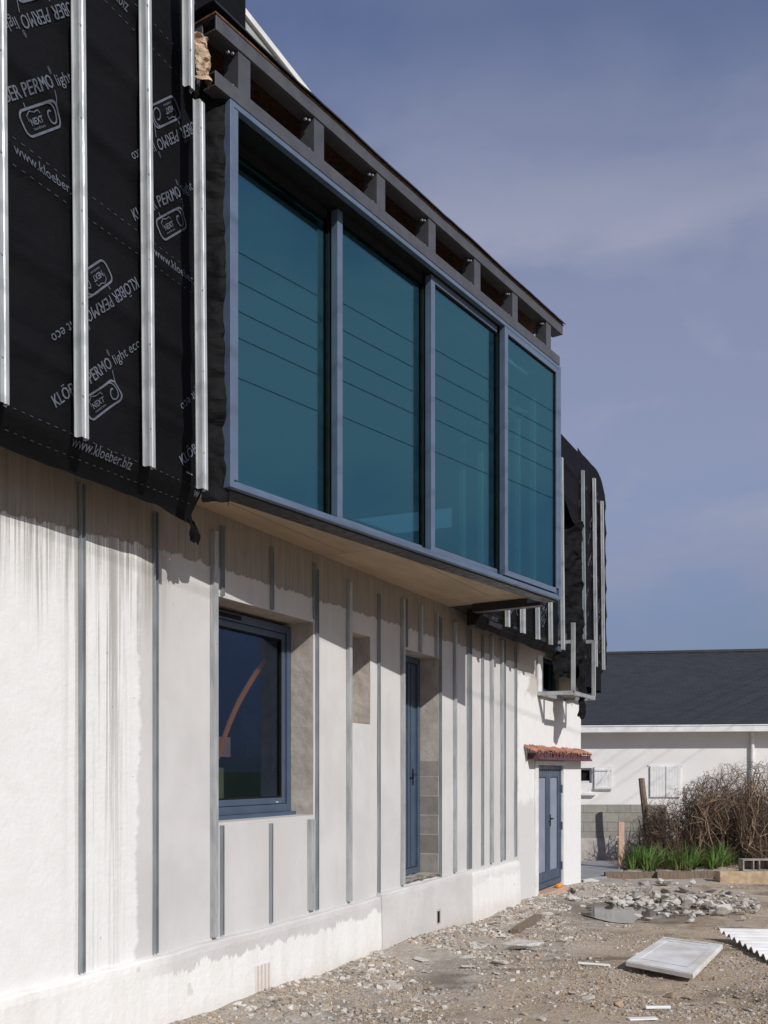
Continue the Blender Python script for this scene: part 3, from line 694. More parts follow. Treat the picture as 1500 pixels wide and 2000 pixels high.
# upper rails (hat section with flanges, screws)
def rail_upper(px, ztop, zbot, w_=.047, mat='galv', dp=-.112, lean=.0):
    a = A(px, C_R if dp > -.1 else 3.90); mb = MB(); d_ = .036; fl = .018; t = .0025
    prof = [(-w_/2-fl, 0), (-w_/2-fl, t), (-w_/2-t, t), (-w_/2-t, d_), (-.006, d_), (0, d_-.004), (.006, d_), (w_/2+t, d_), (w_/2+t, t), (w_/2+fl, t), (w_/2+fl, 0), (w_/2, 0), (w_/2, d_-t), (.006, d_-t), (0, d_-t-.004), (-.006, d_-t), (-w_/2, d_-t), (-w_/2, 0)]
    n = max(2, int((ztop-zbot)/.5)); m_ = len(prof)
    for i in range(n+1):
        z = zbot+(ztop-zbot)*i/n; p0 = .535-.010*(z-H-1.7)+dp+.002*nz3(z*1.2, a)
        for u, v in prof: mb.v.append((a+u+.002*nz3(z*.8, a, 3), -(p0+v), z))
    for i in range(n):
        for k in range(m_): mb.f.append((i*m_+k, i*m_+(k+1) % m_, (i+1)*m_+(k+1) % m_, (i+1)*m_+k))
    mb.f.append(tuple(range(m_))[::-1]); mb.f.append(tuple(range(n*m_, (n+1)*m_)))
    z = zbot+.21
    while z < ztop-.05:
        p0 = .535-.010*(z-H-1.7)+dp+d_
        mb.tube([(a-.015, -p0, z), (a-.015, -(p0+.005), z)], .0065, 7); z += .47
    return mb.build('rail', mat, B)
for px in (8, 165, 296): rail_upper(px, H+6.4, H+1.683)
rail_upper(398, H+3.88, H+1.628, dp=.01)
rail_upper(384, H+6.4, H+3.92, dp=-.01)
for px in (994, 1024, 1053, 1078, 1102): rail_upper(px, H+4.2, H+1.62, w_=.06 if px != 1024 else .09)
rail_upper(1144, H+4.35, H+1.90, mat='galv_dark'); rail_upper(1166, H+4.42, H+1.57, w_=.06); rail_upper(1181, H+4.2, H+1.57, w_=.05)
# mineral wool poking out beside the canopy beam, crumpled membrane by the bay
def crumple(name, mat, us, vs, fn, amp, f, seed=0):
    def q(u, v):
        p = Vector(fn(u, v)); d = noise.noise_vector(Vector((p.x*f, p.z*f, seed)))+.5*noise.noise_vector(Vector((p.x*f*2.7, p.z*f*2.7, seed+4)))
        return tuple(p+d*amp)
    return grid(us, vs, q).build(name, mat, B, smooth=False)
crumple('mineral_wool', 'wool', lin(0, 1, 14), lin(0, 1, 30), lambda u, v: (A(391, 3.8)+.12*u, -(.50+.06*math.sin(u*math.pi)), H+4.04+.26*v), .03, 14)
crumple('membrane_fold', 'membrane', lin(0, 1, 16), lin(0, 1, 150), lambda u, v: (EL-.03+.16*u, -(.40+.12*math.sin(u*math.pi*.75)), H+1.62+2.5*v), .022, 9, 3)
crumple('membrane_fold', 'membrane', lin(0, 1, 12), lin(0, 1, 12), lambda u, v: (A(358, 4.1)+.13*u+.05*(1-v), -(.28-.03*u+.03*math.sin(v*3)), H+1.42+.14*v), .022, 12, 8)
crumple('membrane_fold', 'membrane', lin(0, 1, 14), lin(0, 1, 90), lambda u, v: (TW1-.42*(1-u)-.0, -(.44-.32*(1-u)), H+1.3+2.3*v), .06, 5, 5)
crumple('membrane_fold', 'membrane', lin(0, 1, 14), lin(0, 1, 30), lambda u, v: (TW1-.2+.55*u, -(.42+.04*math.sin(u*5)), H+.72+.8*v+.22*u), .06, 6, 11)
# tall window behind the bay
fm = MB(); frame_rect(fm, TW0+.05, TW1-.35, H+1.68, H+4.1, .07, -.22, -.14); tw = fm.build('window', 'door_blue', B)
s_ = MB(); s_.box(TW0+.12, TW1-.42, -.185, -.178, H+1.75, H+4.03); s_.build('pane', 'glass_clear', tw)
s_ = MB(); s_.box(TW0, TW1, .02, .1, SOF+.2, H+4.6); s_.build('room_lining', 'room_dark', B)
# --- prints on the membrane
def text_mesh(s, size, bold=0.0):
    cu = bpy.data.curves.new('print', 'FONT'); cu.body = s; cu.size = size; cu.offset = bold; cu.resolution_u = 2
    ob = bpy.data.objects.new('print', cu); COL.objects.link(ob)
    bpy.context.view_layer.update()
    dg = bpy.context.evaluated_depsgraph_get(); me = bpy.data.meshes.new_from_object(ob.evaluated_get(dg))
    bm = bmesh.new(); bm.from_mesh(me); bmesh.ops.remove_doubles(bm, verts=bm.verts, dist=1e-5); bmesh.ops.triangulate(bm, faces=bm.faces)
    for _ in range(2):
        bmesh.ops.subdivide_edges(bm, edges=[e_ for e_ in bm.edges if e_.calc_length() > size*.22], cuts=1); bmesh.ops.triangulate(bm, faces=bm.faces)
    bm.verts.index_update(); vs = [Vector((v.co.x, v.co.y)) for v in bm.verts]; fs = [tuple(v.index for v in f.verts) for f in bm.faces]; bm.free()
    bpy.data.objects.remove(ob); bpy.data.curves.remove(cu); bpy.data.meshes.remove(me)
    x0 = min(v.x for v in vs); x1 = max(v.x for v in vs)
    return vs, fs, x0, x1
def fit(s, size, width, bold=0.0, y=0, x=0, italic=0):
    vs, fs, x0, x1 = text_mesh(s, size, bold); k = width/(x1-x0)
    return [Vector(((v.x-x0)*k+x+italic*v.y, v.y+y)) for v in vs], fs
def stroke(pts, w_):
    vs = []; fs = []
    for i, p in enumerate(pts):
        p = Vector(p); d = Vector(pts[min(i+1, len(pts)-1)])-Vector(pts[max(i-1, 0)]); d.normalize(); q = Vector((-d.y, d.x))*w_/2
        vs += [p+q, p-q]
    for i in range(len(pts)-1): fs.append((2*i, 2*i+1, 2*i+3, 2*i+2))
    return vs, fs
def merge(*parts):
    V_ = []; F_ = []
    for vs, fs in parts: o = len(V_); V_ += vs; F_ += [tuple(i+o for i in f) for f in fs]
    return V_, F_
def subd(a, b, n): return [(a[0]+(b[0]-a[0])*i/n, a[1]+(b[1]-a[1])*i/n) for i in range(n)]
def arc(cx, cy, r, t0, t1, n, ry=None): return [(cx+r*math.cos(t0+(t1-t0)*i/n), cy+(ry or r)*math.sin(t0+(t1-t0)*i/n)) for i in range(n+1)]
PI = math.pi
# printed motif: words on the baseline, a membrane roll hanging underneath
word = merge(fit('KLÖBER PERMO', .084, .545), fit('KLÖBER PERMO', .084, .545, 0, .0, .0028), fit('®', .045, .02, 0, .055, .552), fit('light eco', .072, .285, 0, 0, .580))
fit_k = fit('KLÖBER PERMO', .084, .545)[0]
x0, x1, y0, y1 = .20, .50, -.155, -.045; rr = .035
outl = subd((x0+rr, y1), (x1-rr, y1), 6)+arc(x1-rr, y1-rr, rr, PI/2, 0, 5)+subd((x1, y1-rr), (x1, y0+rr), 3)+arc(x1-rr, y0+rr, rr, 0, -PI/2, 5)+subd((x1-rr, y0), (x0+rr, y0), 6)+arc(x0+rr, y0+rr, rr, -PI/2, -PI, 5)+subd((x0, y0+rr), (x0, y1-rr), 3)+arc(x0+rr, y1-rr, rr, PI, PI/2, 5)
spiral = [(x1-.055+(.044*(1-i/34))*math.cos(PI*.5-i*.30), (y0+y1)/2+(.052*(1-i/34))*math.sin(PI*.5-i*.30)) for i in range(24)]
logo = merge(stroke(outl, .011), stroke(spiral, .008), stroke(subd((x1-.004, y1-.03), (x1+.03, -.01), 4)+[(x1+.03, -.01)], .006), stroke(subd((x0+.07, y1), (x0+.07, -.018), 3)+[(x0+.07, -.018)], .006),
             stroke([(x0+.05, -.072), (x0+.085, -.056), (x0+.12, -.066), (x0+.155, -.062), (x0+.165, -.078)], .0045), stroke([(x0+.055, -.074), (x0+.055, -.098)], .004),
             fit('NEXT', .040, .105, .0008, -.115, x0+.065), fit('membrane', .018, .10, 0, -.136, x0+.066))
def lay(vs, fs, a, z, ang, lim, name='lettering', parent=None, zlim=(0, 99), mat='ink'):
    ca, sa = math.cos(ang), math.sin(ang); W_ = [(a+v.x*ca-v.y*sa, z+v.x*sa+v.y*ca) for v in vs]
    ok = [lim[0] < w_[0] < lim[1] and zlim[0] < w_[1] < zlim[1] for w_ in W_]
    used = {}; mb = MB(); half_ = len(fit_k) if vs is word[0] else 10**9
    for f in fs:
        if all(ok[i] for i in f):
            g_ = []
            for i in f:
                if i not in used: used[i] = len(mb.v); x_, z_ = W_[i]; mb.v.append((x_, -(memp(x_, z_)+.0055+(.0006 if i >= half_ else 0)), z_))
                g_.append(used[i])
            mb.f.append(tuple(g_))
    if mb.f: mb.build(name, mat, parent)
URL = fit('www.kloeber.biz', .078, .46)
regions = [((2.4, EL-.015), mL, (H+1.56, H+6.5)), ((10.1, TW0-.02), mR1, (H+1.56, H+4.55)), ((TW1+.02, END_U-.03), mR3, (H+1.35, H+4.3))]
TH = R(40.5)
for lim, par, zl in regions:
    for i in range(-2, 13):
        da = 1.034*i
        for (ka, kz) in ((3.778, 1.803), (3.356, 3.039), (3.976, 4.267)):
            if lim[0]-.9 < ka+da < lim[1]: 
                lay(*word, ka+da, H+kz, TH, lim, 'lettering', par, zl); lay(*logo, ka+da, H+kz, TH, lim, 'printed_emblem', par, zl)
        for (ka, kz) in ((4.378, 2.727), (3.949, 3.963), (4.475, 5.177)):
            if lim[0] < ka+da < lim[1]+.9:
                lay(*word, ka+da, H+kz, TH+PI+R(1.5), lim, 'lettering', par, zl); lay(*logo, ka+da, H+kz, TH+PI+R(1.5), lim, 'printed_emblem', par, zl)
        for (ua, uz) in ((3.905, 1.656), (3.498, 2.914), (3.875, 4.160)):
            if lim[0]-.4 < ua+da < lim[1]: lay(*URL, ua+da, H+uz, 0, lim, 'lettering', par, zl)
    # dashed guide lines printed along the overlap
    for zz in (1.615, 1.71, 2.86, 2.99, 4.10, 4.23):
        x_ = lim[0]+.05; V_ = []; F_ = []
        while x_ < lim[1]-.05:
            o = len(V_); V_ += [Vector((x_, -.0016)), Vector((x_+.022, -.0016)), Vector((x_+.022, .0016)), Vector((x_, .0016))]; F_.append((o, o+1, o+2, o+3)); x_ += .055
        lay(V_, F_, 0, H+zz, 0, lim, 'dashed_print', par, zl, 'ink_faint')

# --- the glazed bay (own axes: x along the front, y inwards)
LB = 4.858; ang = math.atan2(-(1.296-.558), 9.858-5.056)
ZB, ZT = H+1.722, H+4.074
fr = MB()
fr.box(0, .035, 0, .36, ZB, ZT); fr.box(.035, .075, .004, .30, ZB+.05, ZT-.035)
fr.box(LB-.045, LB, 0, .36, ZB, ZT); fr.box(.035, LB-.045, 0, .045, ZT-.035, ZT)
fr.box(.035, LB-.045, 0, .045, ZB, ZB+.03); fr.box(.035, LB-.045, .012, .10, ZB+.03, ZB+.045); fr.box(.035, LB-.045, .03, .30, ZB+.045, ZB+.055)
bay = fr.build('bay_window', 'frame', B, bevel=.003); bay.location = (5.056, -.558, 0); bay.rotation_euler = (0, 0, ang)
rec = [.20, .13, .065, .002]; q4 = (LB-.12)/4
for i in range(4):
    xa = .075+i*q4-(.0 if i else 0); xb = xa+q4+(.03 if i < 3 else -.0); r_ = rec[i]
    s_ = MB(); st = .062
    s_.box(xa, xa+st, r_, r_+.058, ZB+.056, ZT-.036)
    s_.box(xa+st, xb-st, r_, r_+.058, ZB+.056, ZB+.108)
    d_ = s_ if i == 3 else MB()
    d_.box(xb-st*(1 if i == 3 else .4), xb, r_+.001, r_+.057, ZB+.1081, ZT-.036); h_ = s_ if i >= 2 else d_
    h_.box(xa+st, xb-st, r_, r_+.058, ZT-.090, ZT-.036)
    sh = s_.build('sash', 'frame', bay, bevel=.003)
    if i < 3: d_.build('shaded_rail', 'rubber_and_shade', bay)  # head rails and right stiles coloured black for the shadow in the recess
    s_ = MB(); frame_rect(s_, xa+st, xb-st*(1 if i == 3 else .4), ZB+.108, ZT-.09, .008, r_+.012, r_+.045); s_.build('gasket', 'rubber_and_shade', bay)
    s_ = MB(); s_.box(xa+st+.004, xb-st*(1 if i == 3 else .4)-.004, r_+.022, r_+.028, ZB+.112, ZT-.094); s_.build('glass_pane', 'glass', bay)
s_ = MB(); s_.box(.076, LB-.046, .046, .30, ZT-.033, ZT-.001); s_.build('head_lining', 'rubber_and_shade', bay)
# roller box and head lining
s_ = MB(); s_.box(.08, LB-.05, .335, .36, ZT-.25, ZT-.04); s_.build('blind_box', 'black_steel', bay)
# lining of the bay
s_ = MB(); s_.box(.04, LB-.01, .37, 1.25, ZT-.035, ZT-.002); s_.build('ceiling', 'room', bay)
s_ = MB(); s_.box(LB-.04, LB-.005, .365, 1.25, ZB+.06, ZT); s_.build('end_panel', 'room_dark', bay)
for by, wd in ((.255, .05), (.43, .045), (.63, .06), (.86, .05), (1.08, .05)):
    s_ = MB(); s_.box(LB-.09, LB-.041, by, by+wd, ZB+.07, ZT-.05); s_.build('stud', 'white_plastic', bay)
s_ = MB(); s_.add([(LB-.30, .55, ZT-.30), (LB-.12, .30, ZT-.42), (LB-.12, .42, ZT-.48), (LB-.34, .66, ZT-.38), (LB-.30, .55, ZT-.31), (LB-.12, .30, ZT-.43), (LB-.12, .42, ZT-.49), (LB-.34, .66, ZT-.39)], [(0, 1, 2, 3), (7, 6, 5, 4), (0, 4, 5, 1), (1, 5, 6, 2), (2, 6, 7, 3), (3, 7, 4, 0)]); s_.build('loose_board', 'white_plastic', bay)
s_ = MB(); s_.box(.002, LB-.002, .046, .199, ZB-.012, SOF-.004); s_.build('edge_beam', 'black_steel', bay)
# soffit slab under the bay: polygon between wall and bay front
def bayxy(x, y):
    c_, s__ = math.cos(ang), math.sin(ang); return (5.056+x*c_-y*s__, -.558+x*s__+y*c_)
P0, P1, P2 = bayxy(.0, .20), bayxy(LB-.01, .20), bayxy(LB-.01, 1.30)
mb = MB(); mb.prism_z([P0, P1, P2, (P2[0]+.02, -.0045), (4.85, -.0045), (4.85, P0[1]-.03)], SOF-.002, SOF+.003)
so = mb.build('soffit', 'soffit', B)
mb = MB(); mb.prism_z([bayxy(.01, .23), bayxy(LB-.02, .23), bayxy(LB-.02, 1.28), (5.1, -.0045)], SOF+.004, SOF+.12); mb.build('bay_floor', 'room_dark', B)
# cantilever beam below the far edge
mb = MB(); mb.prism_z([bayxy(LB-.04, .21), bayxy(LB+.07, .21), bayxy(LB+.07, 1.0), bayxy(LB-.04, 1.0)], SOF-.09, SOF-.004); mb.build('cantilever_beam', 'black_steel', B)
mb = MB(); e0 = bayxy(LB+.12, 1.0); mb.box(A(948, 4.05), A(975, 4.05), -.36, -.10, SOF-.17, SOF-.004); mb.build('beam_end', 'black_steel', B)
# canopy of steel channels above the bay
cb = MB(); z1, z2, z3, z4 = ZT+.006, H+4.171, H+4.41, H+4.50
def chan(mb, x0, x1, y0, y1, z0, z1, t=.012):
    mb.box(x0, x1, y0, y0+t, z0, z1); mb.box(x0, x1, y0+t, y1, z0, z0+t); mb.box(x0, x1, y0+t, y1, z1-t, z1)
x_s = -.13
chan(cb, x_s, LB-.03, .0, .10, z1, z2); chan(cb, x_s, LB+.03, -.005, .11, z3, z4)
cb.box(x_s, x_s+.012, .11, .42, z3, z4); 
can = cb.build('canopy_beams', 'steel', B, bevel=.003); can.location = bay.location; can.rotation_euler = bay.rotation_euler
for t in (.0264, .181, .335, .485, .64, .789, .94):
    x_ = t*LB; s_ = MB(); s_.box(x_-.055, x_+.055, .004, .012, z2+.001, z3-.001); s_.box(x_-.055, x_-.047, .0121, .12, z2+.001, z3-.001); s_.box(x_+.047, x_+.055, .0121, .12, z2+.001, z3-.001)
    s_.box(x_-.17, x_-.056, .05, .06, z2+.001, z2+.012); s_.build('post', 'steel', can)
    for bx, bz in ((x_-.085, z3-.03), (x_-.085, z2+.012), (x_+.062, z3-.045), (x_-.125, z3-.045)):
        s_ = MB(); s_.tube([(bx, .032, bz), (bx, .016, bz)], .0075, 6); s_.build('bolt', 'bolt', can)
s_ = MB(); s_.box(x_s+.2, LB, .62, .64, z1, z3+.1); s_.build('back_board', 'osb', can)
s_ = MB(); s_.box(x_s-.01, LB+.04, -.01, 1.15, z4+.001, z4+.013); s_.build('deck_board', 'rust_edge', can)
# wavy edge of the covering sheet
s_ = MB(); us = lin(x_s-.03, LB+.05, 240)
for u in us:
    wz = .010*nz3(u*1.5, 2)+.004*nz3(u*7, 4)+.03*ss(.7, -.2, u)
    for y_, dz in ((-.030, -.004), (-.022, .014), (.02, .022), (1.2, .022)): s_.v.append((u, y_, z4+.016+wz*(1 if y_ < .1 else 0)+dz))
s_.f = [(4*i+k, 4*i+4+k, 4*i+5+k, 4*i+1+k) for i in range(240) for k in range(3)]
o = s_.build('roofing_sheet', 'black_steel', can); sm_ = o.modifiers.new('t', 'SOLIDIFY'); sm_.thickness = .004

# --- small window and galvanised cage at the far end
fm = MB(); frame_rect(fm, W2[0]+.40, W2[1]-.004, W2[2]+.01, W2[3]-.01, .05, .05, .12); wo2 = fm.build('window', 'door_blue', B)
s_ = MB(); s_.box(W2[0]+.455, W2[1]-.06, .08, .086, W2[2]+.06, W2[3]-.06); s_.build('pane', 'glass', wo2)
s_ = MB(); s_.box(W2[0]+.16, W2[0]+.395, .02, .14, W2[2], W2[3]); s_.build('jamb', 'white_paint', B)
s_ = MB(); s_.box(W2[0], W2[1], .25, .29, W2[2], W2[3]); s_.build('room_lining', 'room_dark', B)
pc = .49; ca = A(1120, 4.4-pc*1.106); cb_ = A(1160, 4.4-pc*1.106); zc0 = H+1.066
cg = MB(); w_ = .05
def bar(mb, p, q, w_=.05):
    p, q = Vector(p), Vector(q); d = (q-p).normalized(); up = Vector((0, 0, 1)) if abs(d.z) < .9 else Vector((1, 0, 0))
    s1 = d.cross(up).normalized()*w_/2; s2 = d.cross(s1).normalized()*w_/2
    mb.extrude([p+s1+s2, p-s1+s2, p-s1-s2, p+s1-s2], q-p)
wa = A(1050); 
bar(cg, (wa, -.005, zc0), (wa, -pc, zc0)); bar(cg, (wa+.0, -.03, zc0+.001), (cb_, -.03, zc0+.001)); bar(cg, (ca, -pc, zc0), (cb_, -pc, zc0)); bar(cg, (wa+.026, -.02, zc0-.002), (ca-.02, -pc+.02, zc0-.002), .045)
bar(cg, (ca, -.055, zc0), (ca, -pc+.026, zc0)); bar(cg, (cb_+.01, -.005, zc0), (cb_+.01, -pc+.026, zc0))
bar(cg, (ca, -pc, zc0+.026), (ca, -pc, zc0+.96)); bar(cg, (cb_, -pc, zc0+.026), (cb_, -pc, zc0+.86)); bar(cg, (ca-.0, -pc+.026, zc0+.70), (ca, -.06, zc0+.70), .045); bar(cg, (cb_, -pc+.026, zc0+.84), (cb_, -.10, zc0+.84))
cg.build('cage_frame', 'galv', B)

# ------------------------------------------------------------------ neighbour house
HY = 25.0; HX0 = (1135-750)/1945*HY
Hs = empty('neighbour_house', (HX0, HY, -.28), R(-10.0)); tag(Hs, 'low white neighbouring house with dark slate roof and white shutters', 'house')
hk = HY/1945
def hx(px):
    m_ = (px-750)/1945; return (m_*HY-HX0)/(math.cos(R(10))+m_*math.sin(R(10)))
def hz(py): return (1505-py)*hk+H+.28
zg = hz(1421); zw0 = -.3
mb = wall_holes(-14, 9, zw0, zg, [(hx(1128), hx(1156), hz(1529), hz(1500))], 0, .2)
mb.box(-14, 9, .26, .3, zw0, zg); mb.build('wall', 'house_wall', Hs)
rt = MB(); ov = -.30; zf = zg+.02; dr = 5.0; sl_ = .452; zr_ = zf+sl_*(dr-ov)
rt.add([(-15, ov, zf+.0), (10, ov, zf+.0), (10, dr, zr_), (-15, dr, zr_), (-15, 2*dr-ov, zf), (10, 2*dr-ov, zf)], [(0, 1, 2, 3), (3, 2, 5, 4), (0, 4, 5, 1), (0, 3, 4), (1, 5, 2)])
rf = rt.build('roof', 'slate', Hs)
s_ = MB(); s_.box(-15, 10, dr-.08, dr+.08, zr_-.02, zr_+.05); s_.build('ridge', 'slate', rf)
s_ = MB(); s_.box(-15, 10, ov-.115, ov-.005, zf-.16, zf+.0); s_.box(-15, 10, ov-.13, ov-.116, zf-.02, zf+.012); s_.build('gutter', 'white_paint', Hs, bevel=.01)
s_ = MB(); s_.box(-15, 10, ov-.004, .0, zf-.06, zf-.03); s_.build('eaves_board', 'white_paint', Hs)
s_ = MB(); s_.tube([(hx(1469), -.06, zg-.1), (hx(1469), -.06, 0)], .045, 10); s_.build('downpipe', 'white_paint', Hs)
fm = MB(); frame_rect(fm, hx(1128), hx(1156), hz(1529), hz(1500), .05, .06, .12); wo = fm.build('window', 'white_paint', Hs)
s_ = MB(); s_.box(hx(1128), hx(1156), .13, .15, hz(1529), hz(1500)); s_.build('pane', 'rubber_and_shade', wo)
s_ = MB(); s_.box(hx(1120), hx(1163), -.10, -.002, hz(1553), hz(1549)); s_.build('sill', 'white_paint', wo)
def shutter(x0, x1, z0, z1, brace=1, y=-.05):
    s_ = MB(); n = 5
    for i in range(n): s_.box(x0+(x1-x0)*i/n+.0015, x0+(x1-x0)*(i+1)/n-.0015, y, y+.03, z0, z1)
    for zz in ((z0+.10*(z1-z0), z0+.86*(z1-z0)) if brace else ()): s_.box(x0, x1, y-.025, y-.001, zz-.025, zz+.025)
    if brace:
        s_.extrude([(x0+.04, y-.024, z0+.14*(z1-z0)), (x0+.10, y-.024, z0+.14*(z1-z0)), (x1-.04, y-.024, z0+.82*(z1-z0)), (x1-.10, y-.024, z0+.82*(z1-z0))], (0, .022, 0))
    return s_.build('shutter', 'white_paint', Hs)
shutter(hx(1161), hx(1195), hz(1543), hz(1497)); shutter(hx(1270), hx(1299), hz(1556), hz(1497), 0, -.046); shutter(hx(1301), hx(1329), hz(1556), hz(1497), 0, -.046)
s_ = MB(); s_.box(hx(1266), hx(1333), -.02, -.002, hz(1497), hz(1494)); s_.box(hx(1269), hx(1330), -.015, -.002, hz(1556), hz(1497)); s_.build('shutter_surround', 'white_paint', Hs)
# overhead service cables whose thin shadows cross that wall
for i, zc_ in enumerate((7.0, 6.6, 6.2, 5.84, 5.3)):
    mb = MB(); mb.tube([(5.78+.4973*t, 7.77+.8675*t, H+zc_+.0004*t*t) for t in range(-40, 61, 4)], .0055, 6)
    o = mb.build('overhead_cable', 'rubber_and_shade'); tag(o, 'overhead cable, %s of the five mirrored as dark lines in the bay glass' % ('highest', 'second highest', 'middle one', 'second lowest', 'lowest')[i], 'cable', 'overhead cables')
# ------------------------------------------------------------------ garden wall of blocks
BY = 21.2; bk = BY/1945
bwx0, bwx1 = .5, (1300-750)*bk
gw = MB(); gw.box(bwx0, bwx1, BY, BY+.2, -.6, H+(1505-1572)*bk)
gwo = gw.build('block_wall', 'blockwork', None); 
s_ = MB(); s_.box(bwx0, bwx1, BY-.012, BY+.2, -.6, H+(1505-1637)*bk); s_.build('render_coat', 'reveal', gwo)
tag(gwo, 'low grey concrete block garden wall in front of the white house', 'wall')

# timber stake, old post
def solid(name, mb, mat, label, cat, group=None, bevel=0):
    o = mb.build(name, mat, None, bevel=bevel); tag(o, label, cat, group); return o
x_, y_ = (1213-750)/1945*19.2, 19.2
mb = MB(); mb.box(x_-.055, x_+.055, y_-.04, y_+.04, gh(x_, y_)-.3, gh(x_, y_)+.97); mb.box(x_-.11, x_-.056, y_-.035, y_+.03, gh(x_, y_)+.66, gh(x_, y_)+.70)
solid('timber_stake', mb, 'raw_wood', 'fresh pale timber stake standing at the edge of the grey slab', 'stake', bevel=.004)
mb = MB(); Yp = 20.2; pts = [((px-750)/1945*Yp, Yp+.02*i, H+(1505-py)/1945*Yp) for i, (px, py) in enumerate(((1270, 1700), (1266, 1640), (1262, 1590), (1257, 1545), (1255, 1520)))]
mb.tube(pts, .075, 8, .062); solid('fence_post', mb, 'old_wood', 'old weathered fence post leaning left at the end of the bare hedge', 'post')
# planks, kerb logs
def ground_box(cx, cy, l, w_, h_, rz, dz=0, tilt=0):
    mb = MB(); mb.box(-l/2, l/2, -w_/2, w_/2, -.02, h_)
    return mb, (cx, cy, gh(cx, cy)+dz), (0, tilt, rz)
def place(mb, name, mat, loc, rot, label, cat, group=None, bevel=.005):
    o = mb.build(name, mat, None, bevel=bevel); o.location = loc; o.rotation_euler = rot; tag(o, label, cat, group); return o
for i, (px, py, l, lab) in enumerate(((1236, 1716, 1.0, 'grey weathered kerb timber nearest the stake, edging the planting bed'), (1345, 1717, 1.15, 'grey weathered kerb timber under the spiky green plants'), )):
    x_, y_ = Gp(px, py); place(*(lambda t: (t[0], 'edging_timber', 'old_wood', t[1], t[2]))(ground_box(x_, y_, l, .13, .12, R(-2+3*i))), lab, 'timber')
x_, y_ = Gp(1462, 1722)
mb = MB(); mb.box(-.55, .75, -.12, .12, -.03, .20); place(mb, 'concrete_beam', 'rock_tan', (x_, y_, gh(x_, y_)), (0, 0, R(3)), 'short tan concrete beam lying in front of the bare hedge', 'beam', bevel=.01)
bx_ = MB(); 
def hollow(mb):
    mb.box(-.25, .25, -.1, .1, 0, .022); mb.box(-.25, .25, -.1, .1, .178, .2)
    for a0, a1 in ((-.25, -.225), (-.0125-.06, -.0125-.04), (.03, .05), (.225, .25)): mb.box(a0, a1, -.1, .1, .0225, .1775)
    mb.box(-.22, .22, .08, .099, .0225, .1775)
    return mb
place(hollow(bx_), 'hollow_block', 'rock_dark', (x_+.12, y_+.02, gh(x_, y_)+.203), (0, 0, R(2)), 'grey hollow concrete block resting on the tan beam', 'concrete block', bevel=.004)
x_, y_ = Gp(1030, 1808)
mb = MB(); mb.box(-.78, .78, -.05, .05, -.03, .05); place(mb, 'plank', 'old_wood', (x_, y_, gh(x_, y_)+.02), (0, R(2), R(72)), 'brown timber offcut lying near the wall foot beside the blue double door', 'plank')
# white panel (old shutter / door leaf)
c = [Gp(1222, 1897), Gp(1354, 1920), Gp(1412, 1861), Gp(1296, 1848)]
cx = sum(p[0] for p in c)/4; cy = sum(p[1] for p in c)/4
e1 = Vector((c[1][0]-c[0][0], c[1][1]-c[0][1])); e2 = Vector((c[3][0]-c[0][0], c[3][1]-c[0][1])); 
W1 = (Vector(c[1])-Vector(c[0])).length; W2_ = (Vector(c[3])-Vector(c[0])).length
pr = empty('cabinet_front', (cx, cy, gh(cx, cy)))
tag(pr, 'white rectangular cupboard door lying flat on the gravel with a raised border', 'panel')
QC = [(c[k][0]-cx, c[k][1]-cy, gh(*c[k])-gh(cx, cy)+(.05, .03, .03, .05)[k]) for k in range(4)]
def qp(u, v, dz=0):
    a_, b_, c_, d_ = (Vector(q) for q in QC); p = (a_*(1-u)+b_*u)*(1-v)+(d_*(1-u)+c_*u)*v; p.z += dz; return p
def qbox(mb, u0, u1, v0, v1, z0, z1):
    mb.add([qp(u0, v0, z0), qp(u1, v0, z0), qp(u1, v1, z0), qp(u0, v1, z0), qp(u0, v0, z1), qp(u1, v0, z1), qp(u1, v1, z1), qp(u0, v1, z1)],
           [(0, 3, 2, 1), (4, 5, 6, 7), (0, 1, 5, 4), (1, 2, 6, 5), (2, 3, 7, 6), (3, 0, 4, 7)]); return mb
qbox(MB(), 0, 1, 0, 1, 0, .04).build('panel_board', 'dusty_white', pr, bevel=.004)
mb = MB()
for q in ((.01, .99, .01, .13), (.01, .99, .87, .99), (.01, .14, .132, .868), (.86, .99, .132, .868)): qbox(mb, *q, .041, .046)
mb.build('border', 'dusty_white', pr, bevel=.003)
mb = MB(); qbox(mb, .05, .86, .133, .15, .0412, .0432); qbox(mb, .08, .80, .93, .945, .0462, .048); mb.build('groove', 'rock_dark', pr)
# corrugated white sheet
p0 = Gp(1402, 1838); cr_ = MB(); n = 120; LX, LY = 2.6, 1.5
for i in range(n+1):
    v = LY*i/n
    for x2 in (0, LX): cr_.v.append((x2, -v, .022*math.sin(v*2*PI/.15)+.02))
cr_.f = [(2*i, 2*i+1, 2*i+3, 2*i+2) for i in range(n)]
co = cr_.build('corrugated_sheet', 'white_plastic', None); co.location = (p0[0], p0[1], gh(*p0)+.09); co.rotation_euler = (R(2), R(1), R(0)); 
sm_ = co.modifiers.new('thickness', 'SOLIDIFY'); sm_.thickness = .006
tag(co, 'white corrugated sheet lying on the ground beside the flat white panel', 'sheet')

